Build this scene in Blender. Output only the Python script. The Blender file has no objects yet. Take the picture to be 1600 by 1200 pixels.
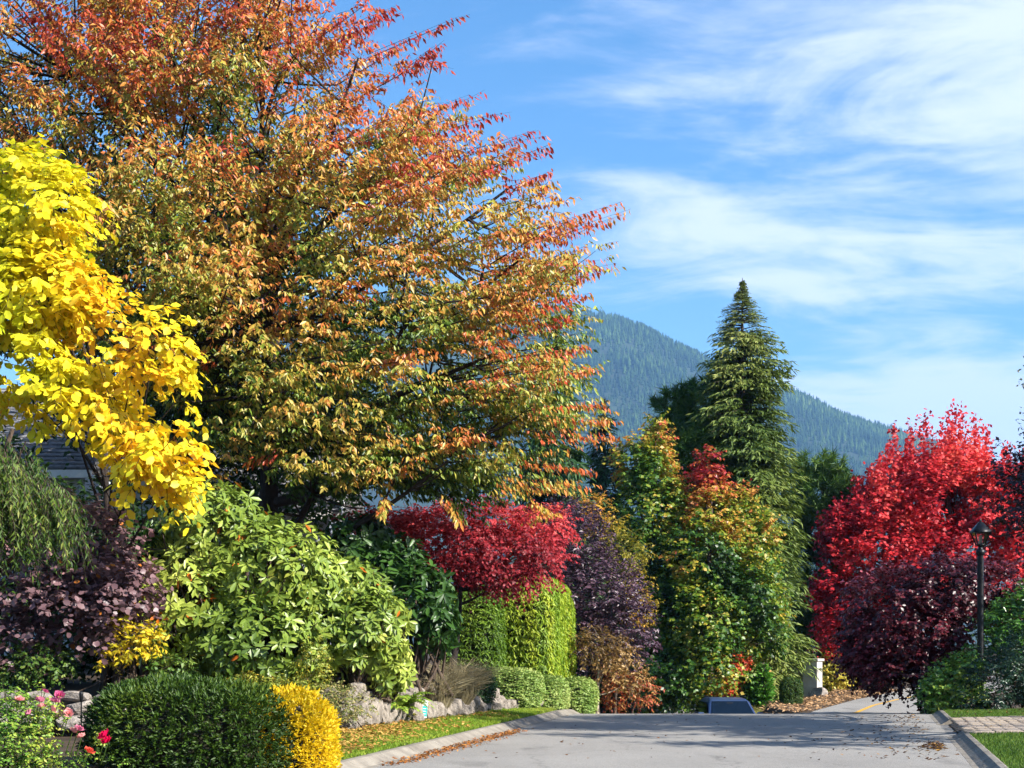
import bpy, bmesh, math, random
import numpy as np
from mathutils import Matrix, Vector

# ------------------------------------------------------------------ camera, world, sun, exposure
scene = bpy.context.scene
COL = scene.collection
F, EYE, HOR = 2400.0, 1.6, 1015.0          # focal length in photo pixels, eye height, horizon row

cam_d = bpy.data.cameras.new('camera')
cam = bpy.data.objects.new('camera', cam_d); COL.objects.link(cam)
cam.location = (0, 0, EYE); cam.rotation_euler = (math.radians(90), 0, 0)
cam_d.sensor_width = 36.0; cam_d.lens = 36.0 * F / 1600.0
cam_d.shift_y = (HOR - 600.0) / 1600.0
cam_d.clip_start = 0.1; cam_d.clip_end = 60000.0
scene.camera = cam

SUN_EL = math.radians(31.0)
SUN_BACK = math.radians(31.0)               # the sun stands to the right, a little behind the camera
sdir = Vector((math.cos(SUN_EL) * math.cos(SUN_BACK), -math.cos(SUN_EL) * math.sin(SUN_BACK), math.sin(SUN_EL)))
sun_d = bpy.data.lights.new('sun', 'SUN'); sun_d.energy = 5.0; sun_d.angle = math.radians(0.53)
sun_d.color = (1.0, 0.945, 0.86)
sun = bpy.data.objects.new('sun', sun_d); COL.objects.link(sun)
sun.rotation_euler = sdir.to_track_quat('Z', 'Y').to_euler(); sun.location = (30, -10, 40)

world = bpy.data.worlds.new('World'); scene.world = world; world.use_nodes = True
def build_world():
    nt = world.node_tree; nt.nodes.clear(); N = nt.nodes.new; L = nt.links.new
    out = N('ShaderNodeOutputWorld'); bg = N('ShaderNodeBackground'); bg.inputs['Strength'].default_value = 0.076
    sky = N('ShaderNodeTexSky'); sky.sky_type = 'NISHITA'; sky.sun_disc = False
    sky.sun_elevation = SUN_EL
    sky.sun_rotation = math.atan2(sdir.x, sdir.y)
    sky.altitude = 200; sky.air_density = 1.0; sky.dust_density = 0.25; sky.ozone_density = 3.0
    tc = N('ShaderNodeTexCoord'); sep = N('ShaderNodeSeparateXYZ'); L(tc.outputs['Generated'], sep.inputs[0])
    def M(op, a, b=None, clamp=False):
        m = N('ShaderNodeMath'); m.operation = op; m.use_clamp = clamp
        for i, v in enumerate((a, b)):
            if v is None: continue
            if isinstance(v, (int, float)): m.inputs[i].default_value = v
            else: L(v, m.inputs[i])
        return m.outputs[0]
    zz = M('ADD', M('MAXIMUM', sep.outputs[2], 0.0), 0.10)
    u = M('DIVIDE', sep.outputs[0], zz); v = M('DIVIDE', sep.outputs[1], zz)
    cmb = N('ShaderNodeCombineXYZ'); L(u, cmb.inputs[0]); L(v, cmb.inputs[1]); cmb.inputs[2].default_value = 3.7
    mp = N('ShaderNodeMapping'); mp.inputs['Rotation'].default_value = (0, 0, math.radians(24)); mp.inputs['Scale'].default_value = (0.8, 1.15, 1)
    mp.inputs['Location'].default_value = (1.3, 0.4, 0)
    L(cmb.outputs[0], mp.inputs[0])
    n1 = N('ShaderNodeTexNoise'); n1.inputs['Scale'].default_value = 0.95; n1.inputs['Detail'].default_value = 10; n1.inputs['Roughness'].default_value = 0.6; n1.inputs['Distortion'].default_value = 0.5
    n2 = N('ShaderNodeTexNoise'); n2.inputs['Scale'].default_value = 3.2; n2.inputs['Detail'].default_value = 8; n2.inputs['Roughness'].default_value = 0.6; n2.inputs['Distortion'].default_value = 0.9
    L(mp.outputs[0], n1.inputs['Vector']); L(mp.outputs[0], n2.inputs['Vector'])
    cov = M('MULTIPLY', M('ADD', u, 0.0), 0.15)           # more cloud towards the right half of the sky
    cov = M('MINIMUM', M('MAXIMUM', cov, -0.12), 0.13)
    s = M('ADD', M('ADD', M('MULTIPLY', n1.outputs[0], 0.68), M('MULTIPLY', n2.outputs[0], 0.32)), cov)
    r = N('ShaderNodeMapRange'); r.inputs[1].default_value = 0.485; r.inputs[2].default_value = 0.665; r.inputs[3].default_value = 0.0; r.inputs[4].default_value = 0.82
    r.interpolation_type = 'SMOOTHSTEP'
    L(s, r.inputs[0])
    hs = N('ShaderNodeHueSaturation'); hs.inputs['Saturation'].default_value = 1.25; L(sky.outputs[0], hs.inputs['Color'])
    mix = N('ShaderNodeMix'); mix.data_type = 'RGBA'
    L(r.outputs[0], mix.inputs[0]); L(hs.outputs[0], mix.inputs[6]); mix.inputs[7].default_value = (5.4, 5.6, 6.6, 1)
    L(mix.outputs[2], bg.inputs['Color']); L(bg.outputs[0], out.inputs['Surface'])
build_world()

scene.view_settings.view_transform = 'Standard'; scene.view_settings.look = 'None'
scene.view_settings.exposure = 1.55; scene.view_settings.gamma = 1.0; scene.view_settings.use_curve_mapping = False
scene.render.engine = 'CYCLES'
cy = scene.cycles
cy.max_bounces = 4; cy.diffuse_bounces = 2; cy.glossy_bounces = 2; cy.transmission_bounces = 3; cy.volume_bounces = 0; cy.transparent_max_bounces = 6
cy.use_denoising = True; cy.use_adaptive_sampling = True; cy.adaptive_threshold = 0.02; cy.caustics_reflective = False; cy.caustics_refractive = False

# ------------------------------------------------------------------ small helpers
def hexc(h):
    h = h.lstrip('#'); v = np.array([int(h[i:i + 2], 16) / 255 for i in (0, 2, 4)])
    return np.where(v <= 0.04045, v / 12.92, ((v + 0.055) / 1.055) ** 2.4)
def P(px, py, D): return np.array([(px - 800) / F * D, D, EYE + (HOR - py) / F * D])
def ss(a, b, x):
    t = np.clip((x - a) / (b - a), 0, 1); return t * t * (3 - 2 * t)
def nrmz(v): return v / np.maximum(np.linalg.norm(v, axis=-1, keepdims=True), 1e-9)
def wn(p, scale, seed):
    """cheap smooth 3-D noise in about -1..1"""
    r = np.random.default_rng(seed); o = 0
    for k in range(7):
        d = r.normal(size=3); d /= np.linalg.norm(d)
        o = o + np.sin((p @ d) / scale * r.uniform(.6, 1.7) + r.uniform(0, 6.28))
    return o / 3.2
def ramp(v, stops):
    x = [s[0] for s in stops]; c = np.array([hexc(s[1]) for s in stops])
    return np.stack([np.interp(v, x, c[:, i]) for i in range(3)], -1)

MATS = {}
def leafmat(name, rough=0.5, trans=0.35, spec=0.4):
    if name in MATS: return MATS[name]
    m = bpy.data.materials.new(name); m.use_nodes = True; nt = m.node_tree; nt.nodes.clear(); N = nt.nodes.new; L = nt.links.new
    o = N('ShaderNodeOutputMaterial'); a = N('ShaderNodeAttribute'); a.attribute_name = 'col'
    p = N('ShaderNodeBsdfPrincipled'); p.inputs['Roughness'].default_value = rough; p.inputs['Specular IOR Level'].default_value = spec
    t = N('ShaderNodeBsdfTranslucent'); mx = N('ShaderNodeMixShader'); mx.inputs[0].default_value = trans
    L(a.outputs['Color'], p.inputs['Base Color']); L(a.outputs['Color'], t.inputs['Color'])
    L(p.outputs[0], mx.inputs[1]); L(t.outputs[0], mx.inputs[2]); L(mx.outputs[0], o.inputs[0])
    MATS[name] = m; return m
def mat(name, c1, c2=None, scale=4.0, rough=0.8, bump=0.0, detail=6, metal=0.0, coord='Object', stretch=(1, 1, 1), spec=0.4, lo=.35, hi=.65, bscale=None):
    """procedural two-colour noise material with bump"""
    if name in MATS: return MATS[name]
    m = bpy.data.materials.new(name); m.use_nodes = True; nt = m.node_tree; N = nt.nodes.new; L = nt.links.new
    p = nt.nodes['Principled BSDF']; p.inputs['Roughness'].default_value = rough; p.inputs['Metallic'].default_value = metal; p.inputs['Specular IOR Level'].default_value = spec
    c1 = hexc(c1); c2 = hexc(c2) if c2 else c1 * 0.75
    tc = N('ShaderNodeTexCoord'); mp = N('ShaderNodeMapping'); mp.inputs['Scale'].default_value = stretch
    L(tc.outputs[coord], mp.inputs[0])
    n = N('ShaderNodeTexNoise'); n.inputs['Scale'].default_value = scale; n.inputs['Detail'].default_value = detail; n.inputs['Roughness'].default_value = .62
    L(mp.outputs[0], n.inputs['Vector'])
    r = N('ShaderNodeValToRGB'); r.color_ramp.elements[0].position = lo; r.color_ramp.elements[1].position = hi
    r.color_ramp.elements[0].color = (*c2, 1); r.color_ramp.elements[1].color = (*c1, 1)
    L(n.outputs[0], r.inputs[0]); L(r.outputs[0], p.inputs['Base Color'])
    if bump:
        b = N('ShaderNodeBump'); b.inputs['Strength'].default_value = bump; b.inputs['Distance'].default_value = 0.05
        n2 = N('ShaderNodeTexNoise'); n2.inputs['Scale'].default_value = bscale or scale * 4; n2.inputs['Detail'].default_value = 5
        L(mp.outputs[0], n2.inputs['Vector']); L(n2.outputs[0], b.inputs['Height']); L(b.outputs[0], p.inputs['Normal'])
    MATS[name] = m; return m
def glassmat(name, c, rough=0.05):
    m = bpy.data.materials.new(name); m.use_nodes = True
    p = m.node_tree.nodes['Principled BSDF']; p.inputs['Base Color'].default_value = (*hexc(c), 1); p.inputs['Roughness'].default_value = rough; p.inputs['Specular IOR Level'].default_value = .9
    n = m.node_tree.nodes.new('ShaderNodeTexNoise'); n.inputs['Scale'].default_value = 2
    b = m.node_tree.nodes.new('ShaderNodeBump'); b.inputs['Strength'].default_value = .02
    m.node_tree.links.new(n.outputs[0], b.inputs['Height']); m.node_tree.links.new(b.outputs[0], p.inputs['Normal'])
    return m
BARK = mat('bark', '#5a4a3c', '#2e251e', 6, .9, .8, stretch=(1, 1, .3))
BARK_D = mat('bark_dark', '#3a2f2a', '#1d1714', 6, .9, .8, stretch=(1, 1, .3))
CORE = mat('light_block_core', '#2b2a18', '#14140c', 8, .95)  # for the solid light-blocking core added inside clipped shrubs

def link(name, me, parent=None, material=None, kind=None):
    o = bpy.data.objects.new(name, me); COL.objects.link(o)
    if parent is not None: o.parent = parent
    if material is not None and me is not None and not me.materials: me.materials.append(material)
    if kind: o['kind'] = kind
    return o
def thing(name, label, cat, base, group=None, rz=0.0):
    o = bpy.data.objects.new(name, None); COL.objects.link(o); o.location = tuple(base); o.rotation_euler = (0, 0, rz)
    o.empty_display_size = .2
    o['label'] = label; o['category'] = cat
    if group: o['group'] = group
    return o
def raw_mesh(name, V, T, col=None, smooth=False):
    """V (n,3) verts, T (m,3) or (m,4) faces, col (n,3) -> mesh"""
    me = bpy.data.meshes.new(name); V = np.asarray(V, np.float32); T = np.asarray(T, np.int32); k = T.shape[1]
    me.vertices.add(len(V)); me.vertices.foreach_set('co', V.ravel())
    me.loops.add(T.size); me.loops.foreach_set('vertex_index', T.ravel())
    me.polygons.add(len(T)); me.polygons.foreach_set('loop_start', np.arange(0, T.size, k, dtype=np.int32)); me.polygons.foreach_set('loop_total', np.full(len(T), k, np.int32))
    if smooth: me.polygons.foreach_set('use_smooth', np.ones(len(T), bool))
    me.update(calc_edges=True)
    if col is not None:
        a = me.attributes.new('col', 'FLOAT_COLOR', 'POINT'); c4 = np.ones((len(V), 4), np.float32); c4[:, :3] = col
        a.data.foreach_set('color', c4.ravel())
    return me
def tubes_mesh(name, lines, sides=6):
    """lines: list of (pts (k,3), radii (k)) -> one mesh"""
    Vs, Ts, off = [], [], 0
    for pts, rad in lines:
        pts = np.asarray(pts, float); rad = np.asarray(rad, float); k = len(pts)
        t = nrmz(np.gradient(pts, axis=0)); ref = np.array([0.31, 0.17, 0.93]) if abs(t[0, 2]) < .8 else np.array([1.0, .1, 0])
        a = nrmz(np.cross(t, ref)); b = np.cross(t, a)
        an = np.arange(sides) / sides * 2 * math.pi
        ring = pts[:, None] + rad[:, None, None] * (np.cos(an)[None, :, None] * a[:, None] + np.sin(an)[None, :, None] * b[:, None])
        Vs.append(ring.reshape(-1, 3))
        i = np.arange(k - 1)[:, None] * sides; j = np.arange(sides)[None]; j2 = (j + 1) % sides
        q = np.stack([i + j, i + j2, i + sides + j2, i + sides + j], -1).reshape(-1, 4)
        Ts.append(q + off); off += k * sides
    return raw_mesh(name, np.concatenate(Vs), np.concatenate(Ts), smooth=True)
def bez(a, b, c, n):
    t = np.linspace(0, 1, n)[:, None]; return (1 - t) ** 2 * a + 2 * t * (1 - t) * b + t * t * c
def bm_mesh(name, fn):
    bm = bmesh.new(); fn(bm); me = bpy.data.meshes.new(name); bm.to_mesh(me); bm.free(); return me
def box_into(bm, c, s, bevel=0.0, rot=None):
    r = bmesh.ops.create_cube(bm, size=1.0); vs = r['verts']
    M = Matrix.Translation(c) @ (rot.to_4x4() if rot is not None else Matrix.Identity(4)) @ Matrix.Diagonal((*s, 1))
    bmesh.ops.transform(bm, matrix=M, verts=vs)
    if bevel:
        es = list({e for v in vs for e in v.link_edges}); bmesh.ops.bevel(bm, geom=es, offset=bevel, segments=2, affect='EDGES', profile=.6)
def box(name, c, s, m, parent, bevel=0.0, rot=None):
    return link(name, bm_mesh(name, lambda bm: box_into(bm, c, s, bevel, rot)), parent, m)
def lathe_mesh(name, prof, n=16, square=False):
    V, T = [], []
    for r, z in prof:
        for k in range(n):
            a = 2 * math.pi * (k + (.5 if square else 0)) / n; V.append((r * math.cos(a), r * math.sin(a), z))
    for i in range(len(prof) - 1):
        for k in range(n): T.append((i * n + k, i * n + (k + 1) % n, (i + 1) * n + (k + 1) % n, (i + 1) * n + k))
    return raw_mesh(name, V, T, smooth=not square)

# ------------------------------------------------------------------ leaves
T_LANCE = (np.array([(0, 0, 0), (.4, .5, .02), (.4, -.5, .02), (.45, 0, -.07), (1, 0, -.2)]), np.array([(0, 2, 3), (0, 3, 1), (3, 2, 4), (1, 3, 4)]))
T_OVAL = (np.array([(0, 0, 0), (.28, .4, .03), (.68, .5, .0), (1, 0, -.1), (.68, -.5, 0), (.28, -.4, .03), (.35, 0, -.03), (.7, 0, -.05)]),
          np.array([(0, 5, 6), (0, 6, 1), (1, 6, 7), (1, 7, 2), (5, 7, 6), (5, 4, 7), (2, 7, 3), (7, 4, 3)]))
T_QUAD = (np.array([(0, 0, 0), (.45, .5, .05), (1, 0, -.1), (.45, -.5, .05)]), np.array([(0, 3, 2), (0, 2, 1)]))
T_TRI = (np.array([(0, .5, 0), (0, -.5, 0), (1, 0, -.05)]), np.array([(0, 1, 2)]))
T_STAR = (np.array([(0, 0, 0), (.12, .5, -.05), (.42, .2, 0), (.72, .48, -.06), (.68, .14, 0), (1, 0, -.12), (.68, -.14, 0), (.72, -.48, -.06), (.42, -.2, 0), (.12, -.5, -.05)]),
          np.array([(0, 2, 1), (0, 4, 2), (2, 4, 3), (0, 6, 4), (4, 6, 5), (0, 8, 6), (6, 8, 7), (0, 9, 8)]))
T_TRI3 = (np.array([(0, 0, 0), (.42, .5, -.06), (.4, .12, .02), (1, 0, -.14), (.4, -.12, .02), (.42, -.5, -.06)]), np.array([(0, 2, 1), (0, 4, 2), (2, 4, 3), (0, 5, 4)]))
T_BLADE = (np.array([(0, .5, 0), (0, -.5, 0), (.5, .4, .1), (.5, -.4, .1), (1, 0, -.15)]), np.array([(0, 1, 3), (0, 3, 2), (2, 3, 4)]))

def frames(ax, nr):
    ax = nrmz(ax); nr = nrmz(nr - ax * np.sum(ax * nr, -1, keepdims=True)); return ax, np.cross(nr, ax), nr
def leaf_mesh(name, Lf, tmpl, base=(0, 0, 0)):
    tv, tf = tmpl; ax, sd, nr = frames(Lf['ax'], Lf['nr']); n = len(ax); k = len(tv)
    ln = Lf['ln'][:, None, None]; wd = Lf['wd'][:, None, None]
    V = (Lf['pos'] - np.asarray(base))[:, None] + ln * tv[None, :, 0:1] * ax[:, None] + wd * tv[None, :, 1:2] * sd[:, None] + ln * tv[None, :, 2:3] * nr[:, None]
    T = tf[None] + (np.arange(n) * k)[:, None, None]
    C = np.repeat(Lf['col'], k, 0)
    return raw_mesh(name, V.reshape(-1, 3), T.reshape(-1, 3), C)
def take(Lf, m): return {k: v[m] for k, v in Lf.items()}
def cat(*ls): return {k: np.concatenate([l[k] for l in ls]) for k in ls[0]}

def px_blobs(bl):
    """(px,py,D, rx px, ry px, depth radius m) -> list of (centre, radii)"""
    return [(P(b[0], b[1], b[2]), np.array([b[3] / F * b[2], b[5], b[4] / F * b[2]])) for b in bl]
def sample_blobs(blobs, n, rng, inner=.5, gap=None, gs=1.0, seed=0, gapfn=None):
    C = np.array([b[0] for b in blobs]); R = np.array([b[1] for b in blobs])
    w = (R[:, 0] * R[:, 1] + R[:, 0] * R[:, 2] + R[:, 1] * R[:, 2]); w = w / w.sum()
    pts, nrm, rr = [], [], []; got = 0
    for _ in range(12):
        m = int(n * 1.6); i = rng.choice(len(C), m, p=w); d = nrmz(rng.normal(size=(m, 3)))
        r = (inner ** 3 + rng.random(m) * (1 - inner ** 3)) ** (1 / 3)
        p = C[i] + R[i] * d * r[:, None]; g = nrmz(d / R[i])
        keep = np.ones(m, bool)
        for j in range(len(C)):
            q = np.linalg.norm((p - C[j]) / R[j], axis=1); keep &= ~((q < inner * .92) & (i != j))
        if gapfn is not None: keep &= gapfn(p)
        if gap is not None: keep &= wn(p, gs, seed + 11) > gap
        pts.append(p[keep]); nrm.append(g[keep]); rr.append(r[keep]); got += keep.sum()
        if got >= n: break
    return np.concatenate(pts)[:n], np.concatenate(nrm)[:n], np.concatenate(rr)[:n]
def sample_super(c, R, n, rng, e=4.0, bottom=-1.0, depth=.12, bump=0, bs=.5, seed=3):
    """points on a rounded-box (superellipsoid) shell: clipped hedges"""
    C = np.asarray(c); R = np.asarray(R, float)
    # sample uniformly on the box surface, then pull to the superellipsoid
    ar = np.array([R[1] * R[2], R[0] * R[2], R[0] * R[1]]); ar = ar / ar.sum()
    f = rng.choice(3, n, p=ar); u = rng.uniform(-1, 1, (n, 3)); u[np.arange(n), f] = rng.choice([-1, 1], n)
    s = (np.abs(u) ** e).sum(1) ** (-1 / e); q = u * s[:, None]
    g = nrmz(np.sign(q) * np.abs(q) ** (e - 1) / R)
    k = 1 - depth * rng.random(n) ** 1.5
    p = C + q * R * k[:, None]
    if bump: p = p + g * (wn(p, bs, seed) * bump)[:, None]
    m = q[:, 2] > bottom
    return p[m], g[m], (k[m])
def foliage(pts, nrm, rr, rng, per=6, tl=.5, ll=.15, lw=.07, bias=(0, 0, 0), out=1.0, jit=.5, droop=.2, hang=.5, fwd=.5, nup=.6, nout=.6, njit=.4, colfn=None, lvar=.3, sidew=1.0):
    """twigs start at pts, run along their direction; leaves alternate on both sides. returns leaves, twig lines"""
    m = len(pts); d = nrmz(out * nrm + np.asarray(bias) + jit * rng.normal(size=(m, 3)))
    L = tl * rng.uniform(.6, 1.3, m); side = nrmz(np.cross(d, np.array([0.03, 0.02, 1.0])))
    twr = rng.random(m)
    t = (np.arange(per)[None] + rng.random((m, per))) / per
    pos = pts[:, None] + d[:, None] * (L[:, None] * t)[..., None]; pos[..., 2] -= droop * (L[:, None] * t * t)
    sg = np.where(np.arange(per) % 2 == 0, 1., -1.)[None, :, None]
    ax = side[:, None] * sg * sidew + fwd * d[:, None] + np.array([0, 0, -hang]) + .35 * rng.normal(size=(m, per, 3))
    nr = nup * np.array([0, 0, 1.]) + nout * nrm[:, None] + njit * rng.normal(size=(m, per, 3)) + np.array([0.0, 0, 1e-3])
    pos = pos.reshape(-1, 3); n = len(pos); lf = rng.random(n); lv = rng.uniform(1 - lvar, 1 + lvar, n)
    zlo, zhi = np.percentile(pos[:, 2], 1), np.percentile(pos[:, 2], 99)
    info = dict(h=(pos[:, 2] - zlo) / max(zhi - zlo, .01), r=np.repeat(rr, per), tw=np.repeat(twr, per), lf=lf, t=t.reshape(-1))
    Lf = dict(pos=pos, ax=ax.reshape(-1, 3), nr=nr.reshape(-1, 3), ln=ll * lv, wd=lw * lv, col=np.clip(colfn(pos, info), .002, .9), out=np.repeat(nrm, per, 0))
    end = pts + d * L[:, None]; end[:, 2] -= droop * L; mid = pts + d * (L * .5)[:, None]; mid[:, 2] -= droop * L * .25
    return Lf, (pts, mid, end)
def twig_mesh(name, tw, r, base, pick=None):
    a, b, c = tw
    if pick is not None: a, b, c = a[pick], b[pick], c[pick]
    n = len(a); P3 = np.stack([a, b, c], 1) - np.asarray(base)
    t = nrmz(c - a); s = nrmz(np.cross(t, np.array([.2, .1, 1.]))); u = np.cross(t, s)
    rad = np.array([1, .7, .3]) * r; V = []
    for k in range(3):
        an = 2 * math.pi * k / 3; V.append(P3 + (rad[None, :, None] * (math.cos(an) * s + math.sin(an) * u)[:, None]))
    V = np.stack(V, 2).reshape(-1, 3)     # n,3 stations,3 ring
    q = []
    for i in range(2):
        for k in range(3): q.append((i * 3 + k, i * 3 + (k + 1) % 3, (i + 1) * 3 + (k + 1) % 3, (i + 1) * 3 + k))
    T = np.array(q)[None] + (np.arange(n) * 9)[:, None, None]
    return raw_mesh(name, V, T.reshape(-1, 4), smooth=True)
def split_big(Lf, n=300, rng=None):
    """the n leaves that face the camera side of the plant most, and the rest"""
    view = nrmz(Lf['pos'] - np.array([0, 0, EYE])); sc = -np.sum(view * Lf['out'], 1) * 1.2
    X = 800 + Lf['pos'][:, 0] / Lf['pos'][:, 1] * F; Y = HOR - (Lf['pos'][:, 2] - EYE) / Lf['pos'][:, 1] * F
    sc = sc - .12 * (Lf['pos'][:, 1] - Lf['pos'][:, 1].min()) + .25 * rng.random(len(X)) + .3 * Lf['ln'] / Lf['ln'].mean()
    sc[(X < 0) | (X > 1600) | (Y > 1200) | (Y < 0)] = -9
    m = np.zeros(len(X), bool); m[np.argsort(-sc)[:n]] = True
    return take(Lf, m), take(Lf, ~m)
def leaf_parts(Lf, tmpl, material, parent, base, rng, nvar=14):
    """each of these leaves an object of its own, sharing a few meshes"""
    order = np.argsort(Lf['col'] @ np.array([.4, .8, .1])); groups = np.array_split(order, nvar)
    ax, sd, nr = frames(Lf['ax'], Lf['nr'])
    for g in groups:
        c = Lf['col'][g].mean(0); tv, tf = tmpl; v = tv * np.array([1, Lf['wd'][g].mean() / Lf['ln'][g].mean(), 1])
        me = raw_mesh('leaf', v, tf, np.repeat(c[None], len(v), 0)); me.materials.append(material)
        for i in g:
            o = bpy.data.objects.new('leaf', me); COL.objects.link(o); o.parent = parent
            s = Lf['ln'][i]; p = Lf['pos'][i] - base
            o.matrix_local = Matrix(((ax[i][0] * s, sd[i][0] * s, nr[i][0] * s, p[0]), (ax[i][1] * s, sd[i][1] * s, nr[i][1] * s, p[1]), (ax[i][2] * s, sd[i][2] * s, nr[i][2] * s, p[2]), (0, 0, 0, 1)))
def limbs(base, top, r0, targets, rng, r1=.05, subs=0, pts=None, sag=.15, nfull=999):
    """trunk line plus limb lines that leave it and reach the targets"""
    base = np.asarray(base, float); top = np.asarray(top, float); wob = rng.normal(size=3) * .06 * np.linalg.norm(top - base); wob[2] = 0
    tr = bez(base, (base + top) / 2 + wob, top, 9); rad = np.linspace(r0, r0 * .4, 9); rad[0] *= 1.35
    trunk = (tr, rad); ls = []
    for tg in targets:
        tg = np.asarray(tg, float); f = np.clip((tg[2] - base[2]) / max(top[2] - base[2], .1) * .75, .25, .95)
        k = f * 8; a = tr[int(k)]; d = tg - a; mid = a + d * .5 + np.array([0, 0, -sag * np.linalg.norm(d[:2])]) + rng.normal(size=3) * .05 * np.linalg.norm(d)
        b = bez(a, mid, tg, 7); rr = np.linspace(max(r0 * .42, r1), r1 * .4, 7); one = [(b, rr)]; ls.append(one)
        for s in range(subs if len(ls) <= nfull else 0):
            i0 = rng.integers(3, 6); dd = nrmz(d + rng.normal(size=3) * np.linalg.norm(d) * .6); l = np.linalg.norm(d) * rng.uniform(.25, .5)
            e = b[i0] + dd * l; one.append((bez(b[i0], (b[i0] + e) / 2 + np.array([0, 0, -.08 * l]), e, 5), np.linspace(rr[i0] * .6, r1 * .2, 5)))
    return trunk, ls
def shift(lines, base): return [(p - np.asarray(base), r) for p, r in lines]

# ------------------------------------------------------------------ terrain
def kerbL(y): return -1.75 + .198 * (y - 22.6)
def kerbR(y): return 6.9 + .236 * (y - 22.6)
WX = np.array([-80, -9, -4, -3.4, -2.85, -1.8, -.6, .45]); WY = np.array([23.0, 24.3, 24.6, 25.0, 26.0, 30.0, 35.0, 40.0])
def gz(x, y):
    x = np.asarray(x, float); y = np.asarray(y, float)
    z = np.interp(y, [-400, 38, 45, 60, 80, 200, 2000, 7500], [0, 0, -.26, -.16, .2, 1, 6, 10])
    side = ss(1.2, 3.0, x) * (1 - ss(7.75, 8.35, x - .32 * (y - 48) * ss(48, 60, y)))
    z = z - 1.42 * ss(40.5, 47, y) * (1 - .7 * ss(58, 80, y)) * side
    dl = kerbL(y) - x; near = 1 - ss(60, 90, y)
    z = z + near * (.12 * ss(0.0, .12, dl) + .07 * np.clip(dl, 0, 2.0))
    yw = np.interp(x, WX, WY); sl = np.interp(x, [-80, -4, -3.4, -2.6, .45], [.03, .3, 1.2, 3.8, 4.5])
    d = (y - yw) / np.sqrt(1 + sl ** 2); inside = (x < .45)
    z = z + np.where(inside, .45 * ss(.05, .35, d) + .05 * np.clip(d, 0, 14), 0) * near
    dr = x - kerbR(y); nr_ = 1 - ss(38, 44, y)
    z = z + nr_ * (.10 * ss(0.0, .12, dr) + .02 * np.clip(dr, 0, 4) + .06 * np.clip(dr - 4, 0, 15))
    return z
def gzf(x, y): return float(gz(x, y))

def axis(vals): return np.unique(np.concatenate(vals))
gx = axis([np.linspace(-16, 26, 106), -16 - np.geomspace(.5, 7200, 26), 26 + np.geomspace(.5, 7200, 26)])
gy = axis([np.linspace(-12, 80, 155), -12 - np.geomspace(.5, 900, 12), 80 + np.geomspace(.8, 7200, 34)])
GX, GY = np.meshgrid(gx, gy, indexing='ij'); GZ = gz(GX, GY) - .035
nx, ny = GX.shape; ii = np.arange(nx - 1)[:, None] * ny + np.arange(ny - 1)[None]
Q = np.stack([ii, ii + ny, ii + ny + 1, ii + 1], -1).reshape(-1, 4)
SOIL = mat('soil', '#4b3a28', '#2c2114', 1.5, .95, .6)
link('ground', raw_mesh('ground', np.stack([GX, GY, GZ], -1).reshape(-1, 3), Q, smooth=True), None, SOIL, 'structure')

def strip(name, ys, xl, xr, m, dz, nx_=24, kind='structure', parent=None):
    """sheet draped over the terrain between two edge curves x(y)"""
    t = np.linspace(0, 1, nx_)[None]; X = xl[:, None] * (1 - t) + xr[:, None] * t; Y = np.repeat(ys[:, None], nx_, 1)
    Z = gz(X, Y) + dz; a, b = X.shape; ii = np.arange(a - 1)[:, None] * b + np.arange(b - 1)[None]
    q = np.stack([ii, ii + 1, ii + b + 1, ii + b], -1).reshape(-1, 4)
    return link(name, raw_mesh(name, np.stack([X, Y, Z], -1).reshape(-1, 3), q, smooth=True), parent, m, kind)

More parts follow.
